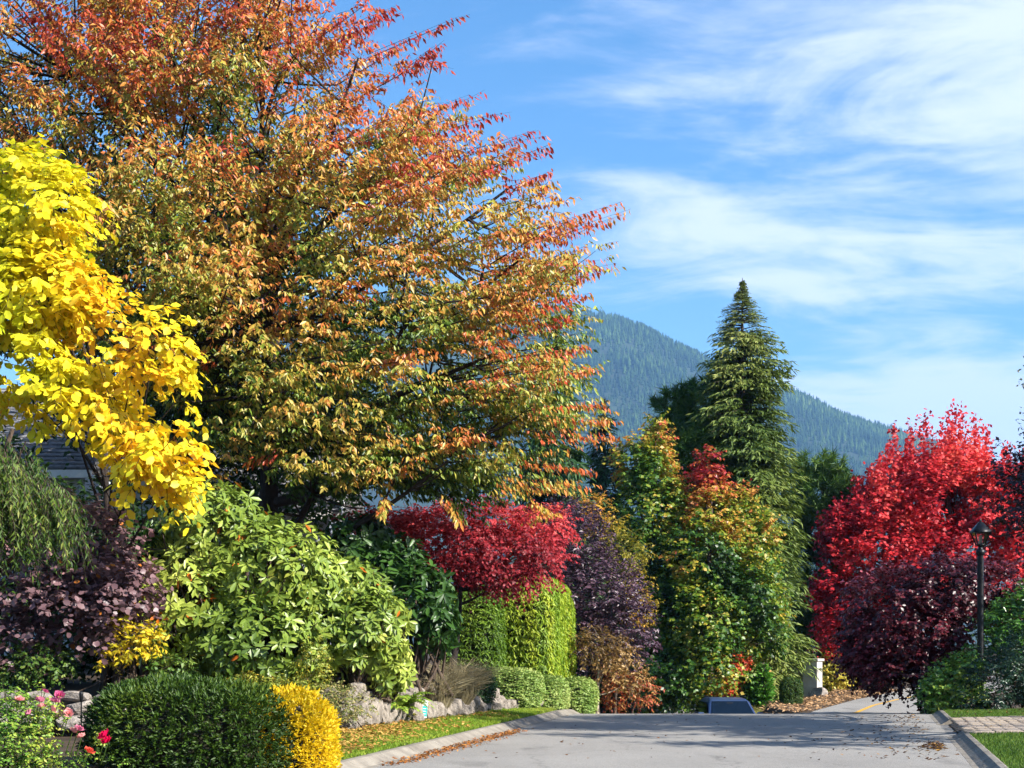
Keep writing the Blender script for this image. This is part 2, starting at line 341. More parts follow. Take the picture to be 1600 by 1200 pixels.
def asphalt():
    m = bpy.data.materials.new('asphalt'); m.use_nodes = True; nt = m.node_tree; N = nt.nodes.new; L = nt.links.new
    p = nt.nodes['Principled BSDF']; p.inputs['Roughness'].default_value = .85; p.inputs['Specular IOR Level'].default_value = .25
    tc = N('ShaderNodeTexCoord')
    def noise(s, d, r=.6, st=(1, 1, 1)):
        mp = N('ShaderNodeMapping'); mp.inputs['Scale'].default_value = st; L(tc.outputs['Object'], mp.inputs[0])
        n = N('ShaderNodeTexNoise'); n.inputs['Scale'].default_value = s; n.inputs['Detail'].default_value = d; n.inputs['Roughness'].default_value = r; L(mp.outputs[0], n.inputs['Vector']); return n
    a = noise(.35, 5); b = noise(55, 3, .8); c = noise(1.6, 6, .65, (1, .25, 1))
    r = N('ShaderNodeValToRGB'); r.color_ramp.elements[0].position = .3; r.color_ramp.elements[1].position = .7
    r.color_ramp.elements[0].color = (.265, .25, .228, 1); r.color_ramp.elements[1].color = (.36, .342, .312, 1)
    mx = N('ShaderNodeMix'); mx.data_type = 'FLOAT'; mx.inputs[0].default_value = .45; L(a.outputs[0], mx.inputs[2]); L(c.outputs[0], mx.inputs[3]); L(mx.outputs[0], r.inputs[0])
    m2 = N('ShaderNodeMix'); m2.data_type = 'RGBA'; m2.blend_type = 'MULTIPLY'; m2.inputs[0].default_value = .5
    r2 = N('ShaderNodeValToRGB'); r2.color_ramp.elements[0].position = .35; r2.color_ramp.elements[1].position = .6; L(b.outputs[0], r2.inputs[0])
    L(r.outputs[0], m2.inputs[6]); L(r2.outputs[0], m2.inputs[7]); L(m2.outputs[2], p.inputs['Base Color'])
    dn = noise(1.3, 4); vadd = N('ShaderNodeMixRGB'); vadd.blend_type = 'ADD'; vadd.inputs[0].default_value = .9; L(tc.outputs['Object'], vadd.inputs[1]); L(dn.outputs['Color'], vadd.inputs[2])
    vo = N('ShaderNodeTexVoronoi'); vo.feature = 'DISTANCE_TO_EDGE'; vo.inputs['Scale'].default_value = .33; L(vadd.outputs[0], vo.inputs['Vector'])
    cr = N('ShaderNodeMapRange'); cr.inputs[1].default_value = .002; cr.inputs[2].default_value = .009; cr.inputs[3].default_value = .75; cr.inputs[4].default_value = 1.0; L(vo.outputs['Distance'], cr.inputs[0])
    st = noise(.9, 3, .5, (1, .35, 1)); sr = N('ShaderNodeMapRange'); sr.inputs[1].default_value = .62; sr.inputs[2].default_value = .72; sr.inputs[3].default_value = 1.0; sr.inputs[4].default_value = .66; L(st.outputs[0], sr.inputs[0])
    mm = N('ShaderNodeMath'); mm.operation = 'MULTIPLY'; L(cr.outputs[0], mm.inputs[0]); L(sr.outputs[0], mm.inputs[1])
    m3 = N('ShaderNodeMix'); m3.data_type = 'RGBA'; m3.blend_type = 'MULTIPLY'; m3.inputs[0].default_value = 1.0; L(m2.outputs[2], m3.inputs[6]); L(mm.outputs[0], m3.inputs[7]); L(m3.outputs[2], p.inputs['Base Color'])
    bp = N('ShaderNodeBump'); bp.inputs['Strength'].default_value = .35; bp.inputs['Distance'].default_value = .01; L(b.outputs[0], bp.inputs['Height']); L(bp.outputs[0], p.inputs['Normal'])
    return m
ASPH = asphalt()
ys = np.linspace(-10, 44.4, 110); xr_ = np.where(ys < 40, kerbR(ys), kerbR(40) + .236 * (ys - 40))
strip('road', ys, kerbL(ys), xr_, ASPH, .004)
# the street past the crest: a side street dips to the left, the main street swings right
def farL(y): return np.interp(y, [44, 46, 55, 66, 80], [8.5, 9.0, 12.3, 17.0, 24.0])
def farR(y): return np.interp(y, [44, 50, 55, 66, 80], [12.1, 14.0, 16.0, 21.5, 30.0])
yf = np.linspace(44.4, 80, 60); strip('road', yf, farL(yf), farR(yf), ASPH, .004)
ysd = np.linspace(44.4, 75, 50); strip('road', ysd, np.interp(ysd, [44, 50, 75], [2.6, 3.6, 8.0]), np.interp(ysd, [44, 50, 75], [7.9, 8.0, 14]), ASPH, .004)
YEL = mat('road_paint_yellow', '#d8a637', '#b98a2c', 14, .7)
yl_ = np.linspace(43.2, 62, 40); cl = np.interp(yl_, [43.2, 46, 50, 55, 66], [9.5, 10.4, 11.75, 13.8, 19.0])
strip('centre_line', yl_, cl - .07, cl + .07, YEL, .012, 3)

# kerbs: concrete stones in a row
CONC = mat('concrete', '#8f887c', '#5f5850', 2.2, .9, .5, lo=.25, hi=.7)
def kerb(name, label, fn, y0, y1, step, side, skip=None):
    root = link(name, None); root['kind'] = 'structure'; root.location = (0, 0, 0)
    prof = [(-.24, .006), (-.16, .012), (-.05, .07), (0.02, .115), (.09, .125), (.13, .11), (.13, -.08), (-.24, -.08)]
    y = y0
    while y < y1:
        if not (skip and skip(y)):
            V = []; n = len(prof)
            for yy in (y + .006, y + step - .006):
                for ox, oz in prof: V.append((fn(yy) + side * ox, yy, (float(np.interp(yy, [38, 45], [0, -.26])) + oz)))
            T = [(i, (i + 1) % n, n + (i + 1) % n, n + i) for i in range(n)]
            bm = bmesh.new(); vs = [bm.verts.new(v) for v in V]
            for t in T: bm.faces.new([vs[i] for i in t])
            bm.faces.new(vs[:n]); bm.faces.new(vs[n:][::-1]); bmesh.ops.recalc_face_normals(bm, faces=bm.faces)
            me = bpy.data.meshes.new('kerb_stone'); bm.to_mesh(me); bm.free(); link('kerb_stone', me, root, CONC)
        y += step
kerb('kerb', '', kerbL, 16, 40, 1.5, -1)
kerb('kerb', '', kerbR, 16, 40, 1.5, 1, skip=lambda y: 27.6 < y + .75 < 33.2)

# paved driveway on the right, brick by brick
DRIVE_Y0, DRIVE_Y1 = 27.3, 33.0
yd = np.linspace(DRIVE_Y0, DRIVE_Y1, 20)
MORT = mat('paver_joint', '#6b6259', '#4a433c', 9, .95)
dr_ob = strip('driveway', yd, kerbR(yd) + .02, kerbR(yd) + 5.2, MORT, .015)
def pavers():
    mats = [mat('paver_a', '#a89a8c', '#85796e', 7, .9, .4), mat('paver_b', '#958a80', '#756c64', 7, .9, .4), mat('paver_c', '#b0a08f', '#90826f', 7, .9, .4)]
    rng = random.Random(4); mes = [bm_mesh('paver', lambda bm: box_into(bm, (0, 0, 0), (.50, .245, .05), .008)) for _ in mats]
    for me, m in zip(mes, mats): me.materials.append(m)
    n = 0
    for j in range(22):
        y = DRIVE_Y0 + .13 + j * .259; x0 = kerbR(y) + .3 + (.25 if j % 2 else 0)
        for i in range(10):
            if n >= 300: return
            x = x0 + i * .515
            if 800 + x / y * F > 1680: continue
            o = bpy.data.objects.new('paver', rng.choice(mes)); COL.objects.link(o); o.parent = dr_ob
            o.location = (x, y, gzf(x, y) + .018 + rng.uniform(-.004, .004)); o.rotation_euler = (rng.uniform(-.01, .01), rng.uniform(-.01, .01), rng.uniform(-.015, .015)); n += 1
pavers()

# lawns
LAWN = mat('lawn_soil', '#4f5a26', '#38421b', 3, .95, .3)
ysl = np.linspace(14, 37.5, 70); wl = np.interp(ysl, [14, 20, 23, 24.9, 26, 30, 35, 37.5], [-4.6, -3.3, -3.5, -3.3, -2.7, -1.65, -.45, .1])
strip('lawn', ysl, wl, kerbL(ysl) - .10, LAWN, .003)
yr1 = np.linspace(33.15, 37.6, 16); strip('lawn', yr1, kerbR(yr1) + .10, kerbR(yr1) + 7, LAWN, .003)
yr2 = np.linspace(16, 27.15, 30); strip('lawn', yr2, kerbR(yr2) + .10, kerbR(yr2) + 7, LAWN, .003)
GRASS = leafmat('grass_blade', .6, .4, .2)
def grass(name, label, X, Y, hmin, hmax, rng, stops, straw=.15):
    n = len(X); pos = np.stack([X, Y, gz(X, Y) + .0], -1)
    v = .5 + .3 * wn(pos, .8, 5) + .25 * rng.normal(size=n)
    Lf = dict(pos=pos, ax=np.stack([rng.normal(size=n) * .45, rng.normal(size=n) * .45, np.ones(n)], -1), nr=np.stack([rng.normal(size=n), rng.normal(size=n), .1 * np.ones(n)], -1),
              ln=rng.uniform(hmin, hmax, n), wd=rng.uniform(.010, .022, n), col=ramp(v, stops))
    o = link(name, leaf_mesh(name, Lf, T_TRI), None, GRASS, 'stuff'); o['label'] = label; o['category'] = 'grass'
rg = np.random.default_rng(2)
def in_strip(n, y0, y1, fl, fr):
    y = rg.uniform(y0, y1, n); t = rg.random(n); return fl(y) * (1 - t) + fr(y) * t, y
wlf = lambda y: np.interp(y, ysl, wl)
X, Y = in_strip(48000, 20.5, 37.4, wlf, lambda y: kerbL(y) - .11)
grass('verge_grass', 'short autumn lawn verge between the rock wall and the left kerb', X, Y, .03, .075, rg, [(0, '#5f7a24'), (.5, '#7f9c2c'), (1, '#a9b048')])
X, Y = in_strip(16000, 33.2, 37.5, lambda y: kerbR(y) + .11, lambda y: kerbR(y) + 4)
X2, Y2 = in_strip(26000, 18.5, 27.1, lambda y: kerbR(y) + .11, lambda y: kerbR(y) + 3.5)
grass('front_lawn_grass', 'bright green lawn on both sides of the paved driveway', np.r_[X, X2], np.r_[Y, Y2], .03, .07, rg, [(0, '#34521a'), (.5, '#4c6c24'), (1, '#768c38')])

# ------------------------------------------------------------------ far mountain and its forest
def mz(x, y):
    ridge = np.interp(x, [-2600, -900, -250, 180, 270, 340, 420, 520, 700, 830, 985, 1170, 1500, 2400, 4000],
                      [300, 760, 930, 875, 860, 832, 783, 735, 668, 610, 568, 492, 400, 240, 60]) + 12 * wn(np.stack([x, y * 0, x * 0], -1), 90, 8)
    prof = ss(2300, 4000, y) * .35 + .65 * np.clip((y - 2300) / 1700, 0, 1)
    prof = np.where(y > 4000, 1 - ((y - 4000) / 2600).clip(0, 1) ** 1.3, prof)
    p3 = np.stack([x, y, x * 0], -1)
    sp = wn(np.stack([x + .25 * y, y * .15, x * 0], -1), 120, 21) * 48 * prof * (1 - np.exp(-np.abs(y - 4000) / 350)) + wn(p3, 60, 5) * 6 * prof
    return ridge * prof + sp
mx_ = np.linspace(-2600, 4000, 150); my_ = np.linspace(2250, 6500, 100); MX, MY = np.meshgrid(mx_, my_, indexing='ij')
MZ = mz(MX, MY) - 2
a, b = MX.shape; ii = np.arange(a - 1)[:, None] * b + np.arange(b - 1)[None]; Q = np.stack([ii, ii + b, ii + b + 1, ii + 1], -1).reshape(-1, 4)
MTN = mat('forest_floor', '#2c3a20', '#1c2716', .01, .95)
link('mountain', raw_mesh('mountain', np.stack([MX, MY, MZ], -1).reshape(-1, 3), Q, smooth=True), None, MTN, 'structure')
def forest():
    rng = np.random.default_rng(77); n = 17000
    y = rng.uniform(2600, 4060, n); x = rng.uniform(-100, 1350, n) * y / 4000
    x2 = np.r_[x, rng.uniform(-700, 1900, 2600)]; y2 = np.r_[y, rng.uniform(3960, 4080, 2600)]; x, y = x2, y2; n = len(x)
    z = mz(x, y) - 3; h = rng.uniform(13, 26, n) * (1 + .25 * wn(np.stack([x, y, x * 0], -1), 40, 3)); r = h * rng.uniform(.15, .24, n)
    k = 4; an = np.arange(k) / k * 2 * math.pi; ring = np.stack([np.cos(an), np.sin(an)], -1)
    tiers = [(.12, 1.0, .62), (.42, .68, 1.0)]; Vs, Ts = [], []; per = 2 * (k + 1)
    V = np.zeros((n, per, 3)); 
    for t, (zb, rr, zt) in enumerate(tiers):
        jit = rng.uniform(.75, 1.2, (n, k)); o = t * (k + 1)
        V[:, o:o + k, 0] = x[:, None] + r[:, None] * rr * ring[None, :, 0] * jit; V[:, o:o + k, 1] = y[:, None] + r[:, None] * rr * ring[None, :, 1] * jit
        V[:, o:o + k, 2] = z[:, None] + h[:, None] * zb; V[:, o + k] = np.stack([x, y, z + h * zt], -1)
        for i in range(k): Ts.append((o + i, o + (i + 1) % k, o + k))
    T = np.array(Ts)[None] + (np.arange(n) * per)[:, None, None]
    v = rng.random(n) * .7 + .3 * wn(np.stack([x, y, x * 0], -1), 90, 6)
    c = ramp(v, [(0, '#14240f'), (.5, '#2c421c'), (.9, '#4c622c'), (1.2, '#857a42')])
    me = raw_mesh('forest', V.reshape(-1, 3), T.reshape(-1, 3), np.repeat(c, per, 0))
    o = link('forest', me, None, leafmat('far_needles', .8, .1, .1), 'stuff'); o['label'] = 'dense conifer forest covering the distant blue mountain'; o['category'] = 'forest'
forest()

# ------------------------------------------------------------------ plants: generic builders
def broad(name, label, cat_, base_px, D, blobs, ntw, per, tl, ll, lw, colfn, seed, tmpl=T_LANCE, m=None, trunk_r=.12, top=None, inner=.5, gap=None, gs=1.0,
          parts=0, subs=2, twigs=.35, bark=BARK, limb_r=.04, extra_limbs=(), group=None, trunks=1, trunk_name='trunk', crown_name='crown', base_xy=None, core=None, extra=None, ds=1.0, gapfn=None, **kw):
    rng = np.random.default_rng(seed); blobs = [(b[0], b[1], b[2] * ds, b[3], b[4], b[5] * ds) for b in blobs]; bl = px_blobs(blobs); D = D * ds; tl, ll, lw = tl * ds, ll * ds, lw * ds
    top = (top[0], top[1], top[2] * ds) if top is not None else None; extra_limbs = [(e[0], e[1], e[2] * ds) for e in extra_limbs]
    bx, by = base_xy if base_xy else ((base_px - 800) / F * D, D)
    base = np.array([bx, by, gzf(bx, by) - .05])
    t = thing(name, label, cat_, base, group)
    pts, nr, rr = sample_blobs(bl, ntw, rng, inner, gap, gs, seed, gapfn)
    Lf, tw = foliage(pts, nr, rr, rng, per, tl, ll, lw, colfn=colfn, **kw)
    if extra is not None:
        L2, tw2 = extra(rng); Lf = globals()['cat'](Lf, L2); tw = tuple(np.concatenate([p, q]) for p, q in zip(tw, tw2))
    ok = Lf['pos'][:, 2] > gz(Lf['pos'][:, 0], Lf['pos'][:, 1]) + .01; Lf = take(Lf, ok)
    mt = m or leafmat('leaf_soft')
    if parts:
        big, Lf = split_big(Lf, parts, rng)
    crown = link(crown_name, leaf_mesh(crown_name, Lf, tmpl, base), t, mt, 'stuff')
    if parts: leaf_parts(big, tmpl, mt, crown, base, rng)
    C = np.mean([b[0] for b in bl], 0); tp = P(*top) if top is not None else C * np.array([.5, .5, 1]) + base * np.array([.5, .5, 0])
    tg = [b[0] for b in bl] + [P(*e) for e in extra_limbs]
    if trunks == 1:
        tr, ls = limbs(base, tp, trunk_r, tg, rng, limb_r, subs, nfull=len(bl))
        link(trunk_name, tubes_mesh(trunk_name, shift([tr], base), 10), t, bark)
    else:
        ls = []
        for k in range(trunks):
            b2 = base + np.array([rng.normal() * .25, rng.normal() * .2, 0]); g = tg[k::trunks] or [tg[k % len(tg)]]
            tr, l2 = limbs(b2, g[0] * .7 + tp * .3, trunk_r, g, rng, limb_r, subs); ls += l2
            link('stem', tubes_mesh('stem', shift([tr], base), 7), t, bark)
    for one in ls: link('limb', tubes_mesh('limb', shift(one, base), 5), t, bark)
    if twigs: link('twigs', twig_mesh('twigs', tw, max(.004, ll * .035), base, rng.random(len(tw[0])) < twigs), t, bark, 'stuff')
    return t, crown, base
def hedge(name, label, cat_, c, R, n, ll, lw, colfn, seed, e=4.0, tmpl=T_QUAD, m=None, per=4, tl=.1, rz=0.0, bump=.03, bs=.4, depth=.1, group=None, ground=True, **kw):
    rng = np.random.default_rng(seed); c = np.asarray(c, float); R = np.asarray(R, float)
    base = np.array([c[0], c[1], gzf(c[0], c[1]) - .03])
    p, g, k = sample_super((0, 0, 0), R, n, rng, e, depth=depth, bump=bump, bs=bs, seed=seed)
    cs, sn = math.cos(rz), math.sin(rz); Rm = np.array([[cs, -sn, 0], [sn, cs, 0], [0, 0, 1]])
    p = p @ Rm.T + c; g = g @ Rm.T
    t = thing(name, label, cat_, base, group)
    Lf, tw = foliage(p, g, k, rng, per, tl, ll, lw, colfn=colfn, **kw)
    Lf = take(Lf, Lf['pos'][:, 2] > gz(Lf['pos'][:, 0], Lf['pos'][:, 1]))
    link('foliage', leaf_mesh('foliage', Lf, tmpl, base), t, m or leafmat('leaf_soft'), 'stuff')
    # solid dark core added inside the clipped shrub to block light leaking through
    def inside(bm):
        bmesh.ops.create_icosphere(bm, subdivisions=3, radius=1.0)
        for v in bm.verts:
            q = np.array(v.co); s = (np.abs(q) ** e).sum() ** (-1 / e); q = (q * s * R * (1 - depth * 1.25 - bump / R.min())) @ Rm.T; v.co = Vector(q + c - base)
    link('branch_core', bm_mesh('branch_core', inside), t, CORE)
    return t
def mixc(stops, f): return lambda p, i: ramp(f(p, i), stops)

# ------------------------------------------------------------------ the big orange cherry tree
cherry_stops = [(0, '#35521a'), (.16, '#75932f'), (.32, '#b5b04a'), (.47, '#cba045'), (.62, '#cf7a38'), (.8, '#c35734'), (1.0, '#a4352c')]
def cherry_col(p, i):
    X = 800 + p[:, 0] / p[:, 1] * F; Yp = HOR - (p[:, 2] - EYE) / p[:, 1] * F
    v = .42 + .58 * (i['h'] - .45) + .20 * wn(p, .45, 31) + .12 * (i['t'] - .5) + .18 * (i['tw'] - .5) + .36 * (i['lf'] - .5) + .6 * (i['r'] - .82) + .12 * np.clip((p[:, 0] + 4) / 4, -1.3, 1)
    return ramp(v, cherry_stops) * (.8 + .4 * i['lf'][:, None])
def cherry_shoots(rng):
    """long leading shoots that stand out of the crown, each with its row of hanging leaves"""
    S = [(560, 90, 735, 15), (520, 60, 640, 10), (600, 130, 690, 70), (620, 190, 745, 140), (640, 210, 800, 172), (700, 250, 880, 200), (720, 270, 870, 225), (770, 300, 860, 270), (800, 370, 978, 310), (820, 380, 980, 328),
         (830, 420, 950, 405), (840, 450, 955, 418), (800, 500, 925, 455), (800, 520, 918, 490), (820, 560, 925, 540), (840, 590, 930, 575), (830, 640, 965, 630), (830, 660, 970, 655), (830, 690, 972, 680), (800, 720, 945, 730), (780, 750, 930, 765), (770, 770, 910, 745),
         (420, 80, 470, 22), (330, 70, 360, 18), (240, 90, 250, 30), (180, 80, 200, 35), (100, 60, 140, 12), (470, 60, 560, 18), (500, 90, 600, 28), (300, 690, 250, 690), (450, 700, 380, 730), (330, 560, 240, 560), (700, 780, 720, 815), (600, 780, 590, 812), (820, 790, 870, 800)]
    A, B = [], []
    for x0, y0, x1, y1 in S:
        for k in range(3):
            D = rng.uniform(28.6, 32); j = rng.normal(size=4) * 11; f = rng.uniform(.8, 1.02)
            A.append(P(x0 + j[0], y0 + j[1], D)); B.append(P(x0 + (x1 - x0) * f + j[2] * .5, y0 + (y1 - y0) * f + j[3] * .4, D + rng.normal() * .3))
    A = np.array(A); B = np.array(B); d = nrmz(B - A); n = len(A); per = 34
    t = (np.arange(per)[None] + .4 * rng.random((n, per))) / per; L = np.linalg.norm(B - A, axis=1)
    pos = A[:, None] + (B - A)[:, None] * t[..., None]; side = nrmz(np.cross(d, np.array([0, 0, 1.])))
    sg = np.where(np.arange(per) % 2 == 0, 1., -1.)[None, :, None]
    pos = pos + rng.normal(size=pos.shape) * .055 * (1 - t[..., None] * .6)
    ax = .75 * side[:, None] * sg + .5 * d[:, None] + np.array([0, 0, -.95]) + .25 * rng.normal(size=(n, per, 3)); nr = np.array([.2, -.3, .6]) + .5 * rng.normal(size=(n, per, 3))
    pos = pos.reshape(-1, 3); N = len(pos); lf = rng.random(N)
    h = (pos[:, 2] - 3.5) / 9.5; info = dict(h=h, r=np.ones(N) * .95, tw=np.repeat(rng.random(n), per), lf=lf, t=np.ones(N))
    out = np.repeat(np.array([[.5, -.8, .2]]), N, 0)
    lv = rng.uniform(.7, 1.15, N)
    return dict(pos=pos, ax=ax.reshape(-1, 3), nr=nr.reshape(-1, 3), ln=.165 * lv, wd=.058 * lv, col=np.clip(cherry_col(pos, info), .002, .9), out=out), (A, (A + B) / 2, B)
def inside_poly(x, y, poly):
    r = np.zeros(len(x), bool); j = len(poly) - 1
    for i in range(len(poly)):
        xi, yi = poly[i]; xj, yj = poly[j]; c = ((yi > y) != (yj > y)); t = (xj - xi) * (y - yi) / (yj - yi + 1e-9) + xi; r ^= c & (x < t); j = i
    return r
def cherry_tree():
    rng = np.random.default_rng(101); bx, by = P(405, 0, 33.2)[0], 33.2; base = np.array([bx, by, gzf(bx, by) - .05])
    t = thing('cherry_tree', 'huge spreading tree with orange, red and olive autumn leaves above the rhododendrons', 'tree', base)
    poly = [(-120, -60), (440, -60), (530, 60), (600, 130), (700, 205), (800, 295), (860, 360), (880, 440), (868, 530), (880, 620), (885, 680), (850, 745), (790, 775), (640, 775), (500, 765), (400, 715), (300, 690), (235, 600), (120, 540), (-120, 520)]
    n = 560; x = rng.uniform(-120, 910, 6000); y = rng.uniform(-60, 780, 6000); k = inside_poly(x, y, poly); x, y = x[k][:n], y[k][:n]; n = len(x)
    edge = np.clip((np.hypot((x - 420) / 520, (y - 360) / 420)), 0, 1.1); half = 3.4 * np.sqrt(np.clip(1 - .75 * edge ** 2, .12, 1))
    uu = rng.random(n); D = 31.6 - half + 2 * half * uu ** 1.35; D = np.maximum(D, 28.3)
    C = np.stack([(x - 800) / F * D, D, EYE + (HOR - y) / F * D], -1)
    u = (x - 330) / 560; rise = np.interp(y, [0, 250, 500, 780], [.75, .48, .22, -.02]) + rng.normal(size=n) * .12
    d = nrmz(np.stack([np.clip(u * 1.5 + .25, -1, 1) + rng.normal(size=n) * .25, (D - 31.8) * .25 + rng.normal(size=n) * .35, rise], -1)); sd = nrmz(np.cross(d, np.array([0, 0, 1.]))); nn = np.cross(sd, d)
    Lp = rng.uniform(1.3, 2.4, n); Wp = rng.uniform(.7, 1.25, n); per_pad = 38
    a = rng.uniform(-1, 1, (n, per_pad)); b = rng.uniform(-1, 1, (n, per_pad)) * np.sqrt(1 - .8 * a ** 2)
    pts = C[:, None] + d[:, None] * (a * Lp[:, None] / 2)[..., None] + sd[:, None] * (b * Wp[:, None] / 2)[..., None] + nn[:, None] * (rng.normal(size=(n, per_pad)) * .13 - .06 * b ** 2)[..., None]
    td = d[:, None] * .9 + sd[:, None] * (b * .8)[..., None] + .25 * rng.normal(size=(n, per_pad, 3)); pts = pts.reshape(-1, 3); td = nrmz(td.reshape(-1, 3)); m = len(pts)
    per = 8; L = .42 * rng.uniform(.6, 1.3, m); side = nrmz(np.cross(td, np.array([.02, .03, 1.])))
    tt = (np.arange(per)[None] + rng.random((m, per))) / per; pos = pts[:, None] + td[:, None] * (L[:, None] * tt)[..., None]; pos[..., 2] -= .2 * L[:, None] * tt ** 2
    sg = np.where(np.arange(per) % 2 == 0, 1., -1.)[None, :, None]
    ax = .7 * side[:, None] * sg + .5 * td[:, None] + np.array([0, 0, -.95]) + .35 * rng.normal(size=(m, per, 3)); nr = np.array([.25, -.35, .55]) + .55 * rng.normal(size=(m, per, 3))
    pos = pos.reshape(-1, 3); N = len(pos); lf = rng.random(N); lv = rng.uniform(.55, 1.3, N)
    rp = np.repeat(np.repeat(rng.normal(size=n), per_pad), per); tip = np.repeat(a.reshape(-1), per); dep = np.repeat(np.repeat(D, per_pad), per); yy = HOR - (pos[:, 2] - EYE) / pos[:, 1] * F; xx = 800 + pos[:, 0] / pos[:, 1] * F
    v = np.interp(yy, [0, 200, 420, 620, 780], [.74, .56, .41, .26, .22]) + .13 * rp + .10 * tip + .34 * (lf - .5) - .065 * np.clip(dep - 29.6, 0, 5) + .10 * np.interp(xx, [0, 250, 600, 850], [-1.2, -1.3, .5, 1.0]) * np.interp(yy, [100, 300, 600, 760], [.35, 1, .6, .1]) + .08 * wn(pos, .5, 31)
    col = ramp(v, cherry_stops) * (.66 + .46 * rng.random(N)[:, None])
    Lf = dict(pos=pos, ax=ax.reshape(-1, 3), nr=nr.reshape(-1, 3), ln=.142 * lv, wd=.052 * lv * rng.uniform(.8, 1.25, N), col=np.clip(col, .002, .9), out=np.repeat(np.repeat(nrmz(C - np.array([-5, 32, 6.])), per_pad, 0), per, 0))
    L2, tw2 = cherry_shoots(rng); Lf = cat(Lf, L2)
    mt = leafmat('leaf_cherry', .42, .38, .5); big, Lf = split_big(Lf, 300, rng)
    cr = link('crown', leaf_mesh('crown', Lf, T_QUAD, base), t, mt, 'stuff'); leaf_parts(big, T_LANCE, mt, cr, base, rng)
    heads = [P(*e) for e in [(120, 120, 32), (260, 60, 32), (420, 60, 31.5), (560, 90, 31), (690, 170, 30.8), (800, 290, 30.5), (820, 400, 30.3), (800, 540, 30), (800, 660, 29.8), (700, 720, 29.6), (520, 680, 29.8), (150, 380, 31.5), (60, 250, 32), (560, 400, 29.6), (380, 480, 29.6), (470, 260, 29.8)]]
    tr, ls = limbs(base, P(425, 330, 32), .27, heads, rng, .055, 2)
    link('trunk', tubes_mesh('trunk', shift([tr], base), 10), t, BARK_D)
    for one in ls: link('limb', tubes_mesh('limb', shift(one, base), 6), t, BARK_D)
    lp = np.concatenate([l[0] for one in ls for l in one[:1]]); br = []
    for i in range(n):
        st = C[i] - d[i] * Lp[i] * .5; q = lp[np.argmin(np.linalg.norm(lp - (st - d[i] * .8), axis=1))]; e = C[i] + d[i] * Lp[i] * .5
        br.append((np.concatenate([bez(q, (q + st) / 2 - np.array([0, 0, .1]), st, 4)[:-1], np.stack([st, C[i], e])]), np.array([.03, .026, .022, .018, .012, .004])))
    link('branch_core', tubes_mesh('branch_core', shift(br, base), 4), t, BARK_D, 'stuff')
    sel = rng.random(m) < .16; T3 = (pts, pts + td * (L * .5)[:, None], pts + td * L[:, None] - np.array([0, 0, .05]))
    link('twigs', twig_mesh('twigs', tuple(np.concatenate([p[sel], q]) for p, q in zip(T3, tw2)), .006, base), t, BARK_D, 'stuff')
cherry_tree()

# ------------------------------------------------------------------ yellow tree at the left edge
def yel_col(p, i):
    v = .45 + .3 * wn(p, .55, 5) + .3 * (i['lf'] - .5) + .2 * (i['tw'] - .5) + .15 * (.5 - i['h'])
    return ramp(v, [(0, '#aebb22'), (.3, '#dcd62a'), (.65, '#f3dc2c'), (.9, '#f0c02a'), (1.15, '#d9982a')])
broad('yellow_leaved_tree', 'tree with large bright yellow leaves at the left edge', 'tree', 165, 21.8,
      [(20, 335, 20, 110, 80, 1.1), (80, 325, 19.6, 62, 58, .8), (-20, 440, 20, 130, 110, 1.2), (70, 455, 19.6, 90, 60, 1.0), (40, 560, 19.5, 110, 80, 1.0), (150, 530, 19.3, 90, 75, .9), (240, 540, 19.2, 62, 52, .7), (200, 620, 19.2, 95, 55, .8), (100, 622, 19.4, 80, 48, .8),
       (250, 690, 19.0, 52, 45, .6), (205, 735, 19.0, 28, 32, .4), (262, 745, 19.0, 36, 28, .45), (50, 262, 20.2, 60, 22, .7), (110, 385, 19.6, 30, 30, .6)],
      1750, 7, .32, .13, .082, yel_col, 7, T_OVAL, leafmat('leaf_yellow', .5, .42, .35), .085, (150, 560, 20.9), .35, -.18, .26, ds=1.24, parts=300, subs=3, twigs=.9, bark=BARK_D, limb_r=.022,
      bias=(.35, -.25, -.1), out=.8, jit=.4, droop=.35, hang=.65, fwd=.6, nup=.65, nout=.5, njit=.35)

# ------------------------------------------------------------------ weeping tree below it
def weep_col(p, i):
    v = .45 + .25 * wn(p, .4, 15) + .5 * (i['lf'] - .5)
    return ramp(v, [(0, '#16280b'), (.5, '#2f4a14'), (.85, '#5e7428'), (1.1, '#a09a48')])
broad('weeping_tree', 'weeping tree with narrow hanging green leaves below the yellow leaves', 'tree', -70, 20.2,
      [(-25, 700, 19.6, 60, 36, .9), (30, 735, 19.4, 46, 30, .7), (85, 768, 19.3, 34, 18, .5), (0, 775, 19.3, 70, 30, .8)],
      420, 16, .7, .095, .024, weep_col, 17, T_LANCE, leafmat('leaf_weep', .5, .3, .3), .07, (20, 670, 19.8), .3, None, 1, subs=2, twigs=.8, limb_r=.02,
      extra_limbs=[(40, 690, 19.4), (75, 745, 19.2)], bias=(.25, -.2, -1.3), out=.55, jit=.2, droop=.3, hang=1.1, fwd=.5, nup=.1, nout=.8, njit=.5, base_xy=(-7.6, 20.3))

